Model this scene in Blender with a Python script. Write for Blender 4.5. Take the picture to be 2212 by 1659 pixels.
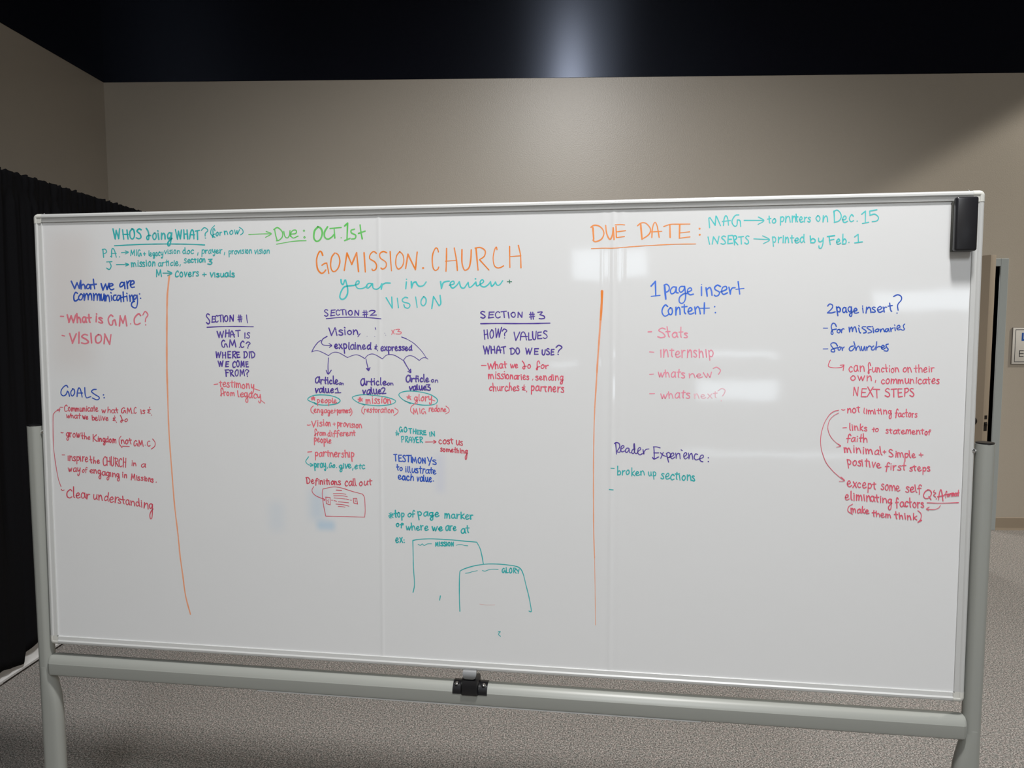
import bpy, bmesh, math, random
from mathutils import Vector, Matrix
for o in list(bpy.data.objects): bpy.data.objects.remove(o)
S = bpy.context.scene
COL = S.collection
R = math.radians

# ------------------------------------------------------------------ camera
F_PX, PITCH, ROLL, YAW, CAM_H = 1520.41, 0.0755, -0.0008, -0.0274, 1.6174
def camera_axes():
    fwd = Vector((math.sin(YAW), math.cos(YAW), 0)); right = Vector((math.cos(YAW), -math.sin(YAW), 0)); up = Vector((0, 0, 1))
    fwd, up = math.cos(PITCH)*fwd - math.sin(PITCH)*up, math.cos(PITCH)*up + math.sin(PITCH)*fwd
    right, up = math.cos(ROLL)*right + math.sin(ROLL)*up, math.cos(ROLL)*up - math.sin(ROLL)*right
    return right, up, fwd
cd = bpy.data.cameras.new('camera'); cam = bpy.data.objects.new('camera', cd); COL.objects.link(cam)
cd.sensor_fit = 'HORIZONTAL'; cd.sensor_width = 36; cd.lens = 36*F_PX/2212; cd.clip_start = 0.02
_r, _u, _f = camera_axes()
cam.matrix_world = Matrix(((_r.x, _u.x, -_f.x, 0), (_r.y, _u.y, -_f.y, 0), (_r.z, _u.z, -_f.z, CAM_H), (0, 0, 0, 1)))
S.camera = cam

# ------------------------------------------------------------------ world, lamps, exposure
S.view_settings.view_transform = 'Standard'; S.view_settings.look = 'None'
S.view_settings.gamma = 1; S.view_settings.use_curve_mapping = False
S.view_settings.exposure = -0.05
w = bpy.data.worlds.new('world'); S.world = w; w.use_nodes = True
w.node_tree.nodes['Background'].inputs[0].default_value = (0.8, 0.9, 1.0, 1)
w.node_tree.nodes['Background'].inputs[1].default_value = 0.02
def spot(loc, target, power, size, blend, color, radius):
    l = bpy.data.lights.new('high_bay_lamp', 'SPOT'); l.energy = power; l.spot_size = R(size); l.spot_blend = blend
    l.color = color; l.shadow_soft_size = radius
    o = bpy.data.objects.new('high_bay_lamp', l); COL.objects.link(o); o.location = loc
    o.rotation_euler = (Vector(target) - Vector(loc)).to_track_quat('-Z', 'Y').to_euler()
    return o
def area(loc, target, power, sx, sy, color):
    l = bpy.data.lights.new('added_fill_light', 'AREA'); l.shape = 'RECTANGLE'; l.size = sx; l.size_y = sy
    l.energy = power; l.color = color
    o = bpy.data.objects.new('added_fill_light', l); COL.objects.link(o); o.location = loc
    o.rotation_euler = (Vector(target) - Vector(loc)).to_track_quat('-Z', 'Y').to_euler()
    return o
spot((0.58, 0.58, 5.2), (0.30, 3.1, 1.7), 1000, 93, 1.0, (1.0, 0.985, 0.965), 0.22)    # high bay just behind the camera
spot((7.5, 4.2, 5.69), (7.5, 4.2, 0), 1080, 120, 0.06, (1.0, 0.955, 0.86), 0.10)     # high bay to the right, with its reflector cut-off
area((0.9, -4.6, 6.1), (0.9, -4.3, 0), 370, 1.6, 3.0, (0.95, 0.98, 1.0))            # added ambient fill, an unseen source high over the rear of the hall

area((3.0, 6.5, 2.4), (3.15, 6.4, 0), 22, 0.5, 0.5, (1.0, 0.97, 0.92))                 # unseen light added beyond the door to lift the dark jamb reveal

# ------------------------------------------------------------------ helpers
def lin(c):
    return tuple(((v/255)/12.92 if v/255 <= 0.04045 else ((v/255+0.055)/1.055)**2.4) for v in c) + (1,)
def mat(name, rgb, rough=0.5, metal=0.0, spec=0.5, bump=None, aniso=0.0):
    m = bpy.data.materials.new(name); m.use_nodes = True
    nt = m.node_tree; b = nt.nodes['Principled BSDF']
    b.inputs['Base Color'].default_value = lin(rgb); b.inputs['Roughness'].default_value = rough
    b.inputs['Metallic'].default_value = metal; b.inputs['Specular IOR Level'].default_value = spec
    if aniso: b.inputs['Anisotropic'].default_value = aniso
    if bump:
        sc, st, dist = bump
        tc = nt.nodes.new('ShaderNodeTexCoord'); n = nt.nodes.new('ShaderNodeTexNoise'); n.inputs['Scale'].default_value = sc
        n.inputs['Detail'].default_value = 3
        bp = nt.nodes.new('ShaderNodeBump'); bp.inputs['Strength'].default_value = st; bp.inputs['Distance'].default_value = dist
        nt.links.new(tc.outputs['Object'], n.inputs['Vector']); nt.links.new(n.outputs['Fac'], bp.inputs['Height'])
        nt.links.new(bp.outputs['Normal'], b.inputs['Normal'])
    return m
def new_obj(name, bm, material, parent=None, smooth=False):
    me = bpy.data.meshes.new(name); bm.normal_update(); bm.to_mesh(me); bm.free()
    if smooth:
        for p in me.polygons: p.use_smooth = True
        if smooth != 'all': me.set_sharp_from_angle(angle=R(smooth))
    o = bpy.data.objects.new(name, me); COL.objects.link(o)
    if material: me.materials.append(material)
    if parent: o.parent = parent
    return o
def struct(o, label=None):
    o['kind'] = 'structure'
    if label: o['label'] = label
    return o
def tag(o, label, cat, group=None):
    o['label'] = label; o['category'] = cat
    if group: o['group'] = group
    return o
def empty(name, loc=(0, 0, 0), rz=0):
    o = bpy.data.objects.new(name, None); COL.objects.link(o); o.location = loc; o.rotation_euler = (0, 0, rz)
    o.empty_display_size = 0.1
    return o
def box(bm, x0, x1, y0, y1, z0, z1, bevel=0, seg=2):
    vs = [bm.verts.new((x, y, z)) for x in (x0, x1) for y in (y0, y1) for z in (z0, z1)]
    fs = [bm.faces.new([vs[i] for i in f]) for f in ((0, 1, 3, 2), (4, 6, 7, 5), (0, 4, 5, 1), (2, 3, 7, 6), (0, 2, 6, 4), (1, 5, 7, 3))]
    bmesh.ops.recalc_face_normals(bm, faces=fs)
    if bevel:
        es = set(e for f in fs for e in f.edges)
        bmesh.ops.bevel(bm, geom=list(es), offset=bevel, segments=seg, affect='EDGES', profile=0.5)
    return bm
def boxo(name, material, parent, *a, bevel=0, seg=2, smooth=None):
    bm = bmesh.new(); box(bm, *a, bevel=bevel, seg=seg)
    return new_obj(name, bm, material, parent, smooth=(40 if bevel else False))
def tube(bm, p0, p1, r, n=24, r1=None, cap=True):
    p0 = Vector(p0); p1 = Vector(p1); d = (p1-p0).normalized()
    a = d.orthogonal().normalized(); b = d.cross(a); r1 = r if r1 is None else r1
    c0 = [bm.verts.new(p0 + (a*math.cos(2*math.pi*i/n) + b*math.sin(2*math.pi*i/n))*r) for i in range(n)]
    c1 = [bm.verts.new(p1 + (a*math.cos(2*math.pi*i/n) + b*math.sin(2*math.pi*i/n))*r1) for i in range(n)]
    for i in range(n): bm.faces.new((c0[i], c0[(i+1) % n], c1[(i+1) % n], c1[i]))
    if cap: bm.faces.new(c0[::-1]); bm.faces.new(c1)
    return bm
def sweep(bm, sections, closed_profile=True, caps=True):
    rows = [[bm.verts.new(p) for p in s] for s in sections]
    n = len(rows[0])
    for a, b in zip(rows, rows[1:]):
        for i in range(n if closed_profile else n-1):
            bm.faces.new((a[i], a[(i+1) % n], b[(i+1) % n], b[i]))
    if caps and closed_profile: bm.faces.new(rows[0][::-1]); bm.faces.new(rows[-1])
    bmesh.ops.recalc_face_normals(bm, faces=bm.faces)
    return bm

# ------------------------------------------------------------------ the room
D, XL, ZS = 5.7242, -3.4345, 3.6065
XR, YR, ZC = 10.0, -7.2, 6.6
def wall_mat(name, rgb):
    m = mat(name, rgb, rough=0.36, spec=0.5)
    nt = m.node_tree; b = nt.nodes['Principled BSDF']
    tc = nt.nodes.new('ShaderNodeTexCoord'); n = nt.nodes.new('ShaderNodeTexNoise'); n.inputs['Scale'].default_value = 120; n.inputs['Detail'].default_value = 2
    bp = nt.nodes.new('ShaderNodeBump'); bp.inputs['Strength'].default_value = 0.26; bp.inputs['Distance'].default_value = 0.0022
    nt.links.new(tc.outputs['Object'], n.inputs['Vector']); nt.links.new(n.outputs['Fac'], bp.inputs['Height']); nt.links.new(bp.outputs['Normal'], b.inputs['Normal'])
    n2 = nt.nodes.new('ShaderNodeTexNoise'); n2.inputs['Scale'].default_value = 1.3; n2.inputs['Detail'].default_value = 4
    mx = nt.nodes.new('ShaderNodeMix'); mx.data_type = 'RGBA'
    c = lin(rgb); mx.inputs[6].default_value = tuple(v*0.96 for v in c[:3]) + (1,); mx.inputs[7].default_value = tuple(v*1.04 for v in c[:3]) + (1,)
    nt.links.new(tc.outputs['Object'], n2.inputs['Vector']); nt.links.new(n2.outputs['Fac'], mx.inputs[0]); nt.links.new(mx.outputs[2], b.inputs['Base Color'])
    return m
M_wall = wall_mat('taupe_wall_paint', (174, 165, 152))
M_black = mat('black_satin_paint', (15, 17, 25), rough=0.27, spec=0.45, aniso=0.0)
def black_streaks(m):
    nt = m.node_tree; b = nt.nodes['Principled BSDF']
    b.inputs['Anisotropic'].default_value = 0.96; b.inputs['Specular Tint'].default_value = (0.68, 0.77, 1.0, 1)
    tg = nt.nodes.new('ShaderNodeCombineXYZ'); tg.inputs[2].default_value = 1.0; tg.inputs[0].default_value = 0.0
    nt.links.new(tg.outputs[0], b.inputs['Tangent'])
black_streaks(M_black)
M_ceil = mat('black_ceiling_paint', (14, 14, 17), rough=0.8, spec=0.2)
def carpet_mat():
    m = bpy.data.materials.new('loop_pile_carpet'); m.use_nodes = True; nt = m.node_tree; b = nt.nodes['Principled BSDF']
    b.inputs['Roughness'].default_value = 0.95; b.inputs['Specular IOR Level'].default_value = 0.1
    tc = nt.nodes.new('ShaderNodeTexCoord')
    n1 = nt.nodes.new('ShaderNodeTexNoise'); n1.inputs['Scale'].default_value = 175; n1.inputs['Detail'].default_value = 4; n1.inputs['Roughness'].default_value = 0.65
    n2 = nt.nodes.new('ShaderNodeTexNoise'); n2.inputs['Scale'].default_value = 60; n2.inputs['Detail'].default_value = 3
    n3 = nt.nodes.new('ShaderNodeTexNoise'); n3.inputs['Scale'].default_value = 1.6; n3.inputs['Detail'].default_value = 3
    for n in (n1, n2, n3): nt.links.new(tc.outputs['Object'], n.inputs['Vector'])
    cr = nt.nodes.new('ShaderNodeValToRGB'); e = cr.color_ramp.elements
    e[0].position = 0.34; e[0].color = lin((62, 61, 59)); e[1].position = 0.66; e[1].color = lin((208, 205, 200))
    el = cr.color_ramp.elements.new(0.5); el.color = lin((142, 138, 134))
    nt.links.new(n1.outputs['Fac'], cr.inputs[0])
    cr2 = nt.nodes.new('ShaderNodeValToRGB'); e = cr2.color_ramp.elements
    e[0].position = 0.35; e[0].color = lin((220, 223, 222)); e[1].position = 0.65; e[1].color = lin((248, 241, 240))
    nt.links.new(n2.outputs['Fac'], cr2.inputs[0])
    mx = nt.nodes.new('ShaderNodeMix'); mx.data_type = 'RGBA'; mx.blend_type = 'MULTIPLY'; mx.inputs[0].default_value = 1
    nt.links.new(cr.outputs[0], mx.inputs[6]); nt.links.new(cr2.outputs[0], mx.inputs[7])
    mr = nt.nodes.new('ShaderNodeMapRange'); mr.inputs[3].default_value = 0.95; mr.inputs[4].default_value = 1.15
    nt.links.new(n3.outputs['Fac'], mr.inputs[0])
    mm = nt.nodes.new('ShaderNodeVectorMath'); mm.operation = 'SCALE'
    nt.links.new(mx.outputs[2], mm.inputs[0]); nt.links.new(mr.outputs[0], mm.inputs['Scale']); nt.links.new(mm.outputs[0], b.inputs['Base Color'])
    bp = nt.nodes.new('ShaderNodeBump'); bp.inputs['Strength'].default_value = 0.4; bp.inputs['Distance'].default_value = 0.002
    nt.links.new(n1.outputs['Fac'], bp.inputs['Height']); nt.links.new(bp.outputs['Normal'], b.inputs['Normal'])
    return m
M_carpet = carpet_mat()
struct(boxo('floor', M_carpet, None, XL-.2, XR+.2, YR-.2, D+3.0, -0.1, 0))
struct(boxo('ceiling', M_ceil, None, XL-.2, XR+.2, YR-.2, D+.2, ZC, ZC+.1))
DX0, DX1, DZ = 2.79, 3.704, 2.122          # the door opening in the back wall
T = 0.14
bm = bmesh.new()
box(bm, XL-.2, DX0, D, D+T, 0, ZS); box(bm, DX0, DX1, D, D+T, DZ, ZS); box(bm, DX1, XR+.2, D, D+T, 0, ZS)
struct(new_obj('wall_back', bm, M_wall))
struct(boxo('wall_back_upper', M_black, None, XL-.2, XR+.2, D-.004, D+T, ZS, ZC), 'black painted upper band of the back wall')
struct(boxo('wall_left', M_wall, None, XL-.2, XL, YR-.2, D+T, 0, ZS))
struct(boxo('wall_left_upper', M_black, None, XL-.2, XL+.004, YR-.2, D-.004, ZS, ZC), 'black painted upper band of the left wall')
struct(boxo('wall_right', M_wall, None, XR, XR+.2, YR-.2, D, 0, ZS))
struct(boxo('wall_right_upper', M_black, None, XR, XR+.2, YR-.2, D-.004, ZS, ZC), 'black painted upper band of the right wall')
# rear wall behind the photographer, with the shop-front glazing that the board mirrors
WINS = [(-1.32, -0.80, 2.60, 3.14), (-0.60, -0.15, 2.66, 3.10), (0.55, 1.72, 0.82, 1.16), (0.55, 1.72, 1.45, 1.58), (0.30, 3.3, 0.02, 0.12), (2.9, 4.4, 2.10, 2.42), (-1.68, -1.20, 1.31, 1.41)]
xs = sorted(set([XL-.2, XR+.2] + [v for q in WINS for v in q[:2]])); zs = sorted(set([0, ZC] + [v for q in WINS for v in q[2:]]))
bm = bmesh.new()
for a, b_ in zip(xs, xs[1:]):
    for c, d in zip(zs, zs[1:]):
        mx, mz = (a+b_)/2, (c+d)/2
        if not any(q[0] < mx < q[1] and q[2] < mz < q[3] for q in WINS): box(bm, a, b_, YR-.15, YR, c, d)
bmesh.ops.remove_doubles(bm, verts=bm.verts, dist=1e-5)
struct(new_obj('wall_rear', bm, M_wall))
M_sky = bpy.data.materials.new('daylight_through_glass'); M_sky.use_nodes = True
nt = M_sky.node_tree; nt.nodes.remove(nt.nodes['Principled BSDF']); em = nt.nodes.new('ShaderNodeEmission')
em.inputs[0].default_value = (0.82, 0.92, 1.0, 1); em.inputs[1].default_value = 5.0; nt.links.new(em.outputs[0], nt.nodes['Material Output'].inputs[0])
M_alu = mat('window_aluminium', (90, 92, 95), rough=0.4, metal=0.6)
for i, q in enumerate(WINS):
    bm = bmesh.new(); t = 0.02
    box(bm, q[0], q[1], YR-.10, YR+.01, q[2], q[2]+t); box(bm, q[0], q[1], YR-.10, YR+.01, q[3]-t, q[3])
    box(bm, q[0], q[0]+t, YR-.10, YR+.01, q[2]+t, q[3]-t); box(bm, q[1]-t, q[1], YR-.10, YR+.01, q[2]+t, q[3]-t)
    o = struct(new_obj('window_%d' % (i+1), bm, M_alu))
    boxo('pane', M_sky, o, q[0]+t, q[1]-t, YR-.08, YR-.07, q[2]+t, q[3]-t)
# baseboards
M_base = mat('rubber_cove_base', (148, 134, 116), rough=0.5)
def baseboard(name, x0, x1):
    pr = [(0, 0), (-.012, 0), (-.008, .012), (-.006, .02), (-.006, .1), (-.003, .105), (0, .105)]
    bm = bmesh.new(); sweep(bm, [[(x, D+y, z) for y, z in pr] for x in (x0, x1)])
    return struct(new_obj(name, bm, M_base))
baseboard('baseboard_back_left', XL, DX0-.062); baseboard('baseboard_back_right', DX1+.062, XR)
# door frame, door leaf, corridor behind
M_frame = mat('grey_door_frame_paint', (158, 164, 164), rough=0.4)
bm = bmesh.new()
fw = 0.062; fy = D-.012
def jamb(bm, x0, x1, stop):
    box(bm, x0, x1, fy, D+T+.01, 0, DZ+fw)
box(bm, DX0-fw, DX0, fy, D+T+.012, 0, DZ+fw, bevel=.003); box(bm, DX1, DX1+fw, fy, D+T+.012, 0, DZ+fw, bevel=.003)
box(bm, DX0, DX1, fy, D+T+.012, DZ, DZ+fw, bevel=.003)
box(bm, DX1-.016, DX1, D+.055, D+T, 0, DZ); box(bm, DX0, DX0+.016, D+.055, D+T, 0, DZ); box(bm, DX0+.016, DX1-.016, D+.055, D+T, DZ-.016, DZ)
struct(new_obj('trim_1', bm, M_frame), 'grey metal door frame')
M_door = mat('taupe_door_paint', (150, 136, 118), rough=0.45)
M_dark = mat('dark_bronze_hardware', (48, 44, 42), rough=0.35, metal=0.7)
HX, HY = 2.792, D-.014
ang = math.atan2(4.80-HY, 3.045-HX)
door = struct(empty('door_1', (HX, HY, 0), ang))
LW = math.hypot(4.80-HY, 3.045-HX)
boxo('leaf', M_door, door, 0, LW, 0.0, 0.045, 0.012, 2.118, bevel=.002)
bm = bmesh.new(); tube(bm, (LW-.07, -.0005, 1.0), (LW-.07, -.012, 1.0), .027, 24); tube(bm, (LW-.07, -.012, 1.0), (LW-.07, -.05, 1.0), .011, 16)
box(bm, LW-.19, LW-.058, -.062, -.046, .99, 1.01, bevel=.005)
new_obj('handle', bm, M_dark, door, smooth=40)
bm = bmesh.new(); tube(bm, (LW-.07, .0455, 1.0), (LW-.07, .057, 1.0), .027, 24); tube(bm, (LW-.07, .057, 1.0), (LW-.07, .095, 1.0), .011, 16)
box(bm, LW-.19, LW-.058, .091, .107, .99, 1.01, bevel=.005)
new_obj('handle', bm, M_dark, door, smooth=40)
bm = bmesh.new(); box(bm, LW-.001, LW+.0015, .010, .035, .94, 1.00); box(bm, LW+.0015, LW+.009, .014, .031, .975, .992, bevel=.002); box(bm, LW-.001, LW+.0015, .012, .033, 1.02, 1.045)
new_obj('latch_plate', bm, M_dark, door)
for z in (0.3, 1.06, 1.85):
    bm = bmesh.new(); tube(bm, (-.004, -.006, z-.05), (-.004, -.006, z+.05), .006, 12); new_obj('hinge', bm, M_frame, door, smooth=40)
M_corr = mat('dark_corridor_paint', (66, 64, 62), rough=0.6)
bm = bmesh.new(); y0, y1 = D+T+.012, D+2.9
box(bm, 1.4, 1.5, y0, y1, 0, 2.7); box(bm, 5.0, 5.1, y0, y1, 0, 2.7); box(bm, 1.5, 5.0, y1-.1, y1, 0, 2.7); box(bm, 1.4, 5.1, y0, y1, 2.7, 2.8)
struct(new_obj('wall_corridor', bm, M_corr), 'dark corridor beyond the open door')

# ------------------------------------------------------------------ black drape and white panel on the left
M_cloth = mat('black_drape_cloth', (12, 12, 15), rough=0.85, spec=0.12, bump=(500, 0.3, 0.001))
M_steel = mat('galvanised_pipe', (130, 132, 134), rough=0.35, metal=0.9)
drape = empty('black_drape', (-2.388, 3.0, 0))
tag(drape, 'black pleated drape hanging from a rail along the left side of the room', 'curtain')
def hem(y):
    pts = [(1.3, .03), (2.2, .06), (2.6, .09), (2.96, .098), (3.02, .102), (3.07, .086), (3.16, .064), (3.172, .115), (3.2, .122), (3.35, .16), (3.6, .12), (4.2, .08), (5.2, .05)]
    for (a, za), (b, zb) in zip(pts, pts[1:]):
        if a <= y <= b: return za + (zb-za)*(y-a)/(b-a) - .018
    return .05
rnd = random.Random(4)
ph = [rnd.uniform(0, 6.28) for _ in range(12)]
def fold(y, z):
    t = max(0.0, (z-.4)/2.0)
    a = .020*math.sin(y*2*math.pi/.33+ph[0]+.25*math.sin(z*1.3)) + .012*math.sin(y*2*math.pi/.145+ph[1]+.4*math.sin(z*1.1+1)) + .018*math.sin(y*2*math.pi/.71+ph[2])
    b = .010*math.sin(y*2*math.pi/.075+ph[3]) + .008*math.sin(y*2*math.pi/.052+ph[4]+z) + .006*math.sin(y*2*math.pi/.034+ph[5])
    v = a*(1-.75*t) + b*min(1, t*1.15)*.8
    if z > 2.27: v = v*.45 + .004*math.sin(y*2*math.pi/.041+ph[6]+z*9)
    if 2.22 < z < 2.28: v *= .35
    v *= .35 + .65*min(1, z/.9)
    if z > .5 and y < 3.168 and z < 1.4: v += 0* .03*(1-z/1.4)*max(0, 1-(3.168-y)/.5)
    return v
bm = bmesh.new()
ny = 620; ys = [1.3 + (5.2-1.3)*i/ny for i in range(ny+1)]
fr = [0, .02, .06, .12, .2, .3, .4, .5, .6, .7, .78, .84, .89, .92, .94, .955, .967, .976, .984, .992, 1.0]
rows = []
for f in fr:
    row = []
    for y in ys:
        top = 2.350 + .003*math.sin(y*2*math.pi/.06+ph[7]) + .002*math.sin(y*2*math.pi/.037+ph[8])
        z = hem(y) + (top-hem(y))*f
        row.append(bm.verts.new((max(fold(y, z), -.010) if z < .7 else fold(y, z), y-3.0, z)))
    rows.append(row)
for a, b_ in zip(rows, rows[1:]):
    for i in range(ny): bm.faces.new((a[i], a[i+1], b_[i+1], b_[i]))
o = new_obj('curtain', bm, M_cloth, drape, smooth='all')
sm = o.modifiers.new('thickness', 'SOLIDIFY'); sm.thickness = .002
bm = bmesh.new(); tube(bm, (-.02, -1.85, 2.25), (-.02, 2.25, 2.25), .012); new_obj('rail', bm, M_steel, drape, smooth=40)
for yy in (-1.85, 2.25):
    bm = bmesh.new(); tube(bm, (-.07, yy, .01), (-.07, yy, 2.3), .022); new_obj('upright', bm, M_steel, drape, smooth=40)
    boxo('base_plate', M_steel, drape, -.3, .15, yy-.2, yy+.2, 0, .01)
M_white = mat('white_panel_paint', (226, 226, 226), rough=0.4)
bm = bmesh.new()
pr = [(0, .30), (0, .045), (.004, .032), (.006, .026), (.003, .014), (-.006, .010), (-.03, .010), (-.03, .30)]
sweep(bm, [[(-2.4155+x, y, z) for x, z in pr] for y in (1.5, 4.95)])
for yy in (1.8, 3.0, 4.6): box(bm, -2.443, -2.427, yy-.06, yy+.06, 0, .011)
tag(new_obj('white_panel', bm, M_white, smooth=30), 'low white panel on the carpet behind the black drape hem', 'panel')

# ------------------------------------------------------------------ wall sign right of the door
sign = empty('wall_sign', (3.828, D, 1.494)); tag(sign, 'white door sign with thin black border right of the door frame', 'sign')
M_sback = mat('sign_backing', (110, 104, 98), rough=0.5); M_sface = mat('sign_white', (226, 222, 214), rough=0.4)
M_sblack = mat('sign_black', (40, 40, 44), rough=0.5); M_sblue = mat('sign_blue', (30, 84, 170), rough=0.5)
boxo('backing', M_sback, sign, -.004, .42, -.006, -.0005, -.148, .146, bevel=.001)
boxo('face', M_sface, sign, .0, .42, -.010, -.006, -.144, .144, bevel=.001)
bm = bmesh.new()
box(bm, .018, .402, -.0106, -.010, .127, .131); box(bm, .018, .402, -.0106, -.010, -.128, -.124)
box(bm, .018, .022, -.0106, -.010, -.124, .127); box(bm, .398, .402, -.0106, -.010, -.124, .127)
new_obj('border', bm, M_sblack, sign)
def letters(bm, x, z, h, wd, t, s):
    for ch in s:
        if ch == 'L': box(bm, x, x+t, -.0106, -.010, z, z+h); box(bm, x+t, x+wd, -.0106, -.010, z, z+t)
        if ch == 'E':
            box(bm, x, x+t, -.0106, -.010, z, z+h)
            for k in (0, .5, 1): box(bm, x+t, x+wd, -.0106, -.010, z+(h-t)*k, z+(h-t)*k+t)
        if ch == 'N':
            box(bm, x, x+t, -.0106, -.010, z, z+h); box(bm, x+wd-t, x+wd, -.0106, -.010, z, z+h)
            v = [bm.verts.new((a, -.0106, b)) for a, b in ((x+t, z+h), (x+t*2, z+h), (x+wd-t, z), (x+wd-2*t, z))]; bm.faces.new(v)
        x += wd*1.35
bm = bmesh.new(); letters(bm, .068, .040, .064, .044, .015, 'L'); new_obj('lettering', bm, M_sblue, sign)['label'] = 'blue sign letter'
bm = bmesh.new(); letters(bm, .054, -.087, .052, .036, .006, 'EN'); new_obj('lettering', bm, M_sblack, sign)['label'] = 'thin black sign letters'

# ------------------------------------------------------------------ the whiteboard on its stand
BX, BY, BZ, BYAW, TILT = -0.1654, 1.8031, 1.3315, -0.106, 0.0137
IW, IH, OW, OH = 1.195, 0.585, 1.2168, 0.6078
board = empty('mobile_whiteboard', (BX, BY, 0), BYAW)
tag(board, 'large white dry-erase board on a grey wheeled stand, covered in coloured handwriting', 'whiteboard')
def uvw(u, v, wo):                          # board metres (across, up, out of the face) to the stand's own frame
    return (u, v*math.sin(TILT) - wo*math.cos(TILT), BZ + v*math.cos(TILT) + wo*math.sin(TILT))
SEAMS = (-0.232, 0.370)
def film(u):                                # the film's joints stand up slightly
    h = 0.0006*math.exp(-((u-SEAMS[0])/.005)**2) + 0.0008*math.exp(-((u-SEAMS[1])/.006)**2)
    h += 0.0003*math.exp(-((u-SEAMS[1]-.022)/.008)**2) + 0.0003*math.exp(-((u-SEAMS[1]+.024)/.009)**2)
    return h
def board_mat():
    m = mat('dry_erase_film', (223, 224, 225), rough=0.055, spec=0.5)
    nt = m.node_tree; b = nt.nodes['Principled BSDF']
    uv = nt.nodes.new('ShaderNodeUVMap')
    n = nt.nodes.new('ShaderNodeTexNoise'); n.inputs['Scale'].default_value = 5; n.inputs['Detail'].default_value = 2
    bp = nt.nodes.new('ShaderNodeBump'); bp.inputs['Strength'].default_value = 0.12; bp.inputs['Distance'].default_value = 0.004
    nt.links.new(uv.outputs[0], n.inputs['Vector']); nt.links.new(n.outputs['Fac'], bp.inputs['Height']); nt.links.new(bp.outputs['Normal'], b.inputs['Normal'])
    sep = nt.nodes.new('ShaderNodeSeparateXYZ'); nt.links.new(uv.outputs[0], sep.inputs[0])
    base = b.inputs['Base Color'].default_value[:]
    prev = None
    def smooth_box(u0, u1, v0, v1, e):
        outs = []
        for comp, a, c in ((0, u0, u1), (1, v0, v1)):
            for lo, flip in ((a, False), (c, True)):
                mr = nt.nodes.new('ShaderNodeMapRange'); mr.interpolation_type = 'SMOOTHSTEP'
                nt.links.new(sep.outputs[comp], mr.inputs[0])
                mr.inputs[1].default_value = lo-e; mr.inputs[2].default_value = lo+e
                mr.inputs[3].default_value = 1.0 if flip else 0.0; mr.inputs[4].default_value = 0.0 if flip else 1.0
                outs.append(mr.outputs[0])
        p = outs[0]
        for q in outs[1:]:
            mu = nt.nodes.new('ShaderNodeMath'); mu.operation = 'MULTIPLY'; nt.links.new(p, mu.inputs[0]); nt.links.new(q, mu.inputs[1]); p = mu.outputs[0]
        return p
    # wiped marker residue: pale blue and grey smears left on the film
    col = None
    for (u0, u1, v0, v1, e, rgb, k) in [(-.432, -.388, -.222, -.137, .022, (188, 206, 222), .55), (-.412, -.362, -.247, -.222, .012, (178, 204, 224), .7),
                                        (-.548, -.505, -.255, -.175, .02, (204, 214, 224), .45), (-1.18, -1.05, .18, .56, .05, (212, 205, 202), .5),
                                        (-.085, -.06, -.135, -.035, .014, (206, 210, 226), .5)]:
        f = smooth_box(u0, u1, v0, v1, e)
        sc = nt.nodes.new('ShaderNodeMath'); sc.operation = 'MULTIPLY'; sc.inputs[1].default_value = k; nt.links.new(f, sc.inputs[0])
        mx = nt.nodes.new('ShaderNodeMix'); mx.data_type = 'RGBA'; mx.inputs[7].default_value = lin(rgb)
        if col is None: mx.inputs[6].default_value = base
        else: nt.links.new(col, mx.inputs[6])
        nt.links.new(sc.outputs[0], mx.inputs[0]); col = mx.outputs[2]
    nt.links.new(col, b.inputs['Base Color'])
    return m
M_film = board_mat()
M_fr = mat('silver_anodised_frame', (200, 201, 200), rough=0.33, metal=0.1)
M_cap = mat('pale_plastic_corner', (206, 206, 200), rough=0.4)
M_post = mat('grey_green_metal_paint', (150, 152, 147), rough=0.38, metal=0.0)
M_blk = mat('black_plastic', (20, 20, 23), rough=0.3); M_chrome = mat('chrome', (225, 225, 225), rough=0.12, metal=1.0)
us = sorted(set([-IW-.004 + (2*IW+.008)*i/40 for i in range(41)] + [s + d*.001 for s in SEAMS for d in range(-50, 51)]))
bm = bmesh.new(); uvl = bm.loops.layers.uv.new('UVMap')
vs_ = [-IH-.004, IH+.004]
top = [[bm.verts.new(uvw(u, v, film(u))) for u in us] for v in vs_]
bk = [[bm.verts.new(uvw(u, v, -.016)) for u in us] for v in vs_]
n_ = len(us); front = []
for i in range(n_-1):
    f = bm.faces.new((top[0][i], top[0][i+1], top[1][i+1], top[1][i])); front.append((f, i))
    bm.faces.new((bk[0][i+1], bk[0][i], bk[1][i], bk[1][i+1]))
    bm.faces.new((bk[0][i], bk[0][i+1], top[0][i+1], top[0][i])); bm.faces.new((top[1][i], top[1][i+1], bk[1][i+1], bk[1][i]))
bm.faces.new((bk[0][0], top[0][0], top[1][0], bk[1][0])); bm.faces.new((top[0][-1], bk[0][-1], bk[1][-1], top[1][-1]))
for f, i in front:
    for lp, (u, v) in zip(f.loops, ((us[i], vs_[0]), (us[i+1], vs_[0]), (us[i+1], vs_[1]), (us[i], vs_[1]))): lp[uvl].uv = (u, v)
surf = new_obj('writing_surface', bm, M_film, board, smooth=30)
surf['label'] = 'glossy white writing surface of three film strips'
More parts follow.
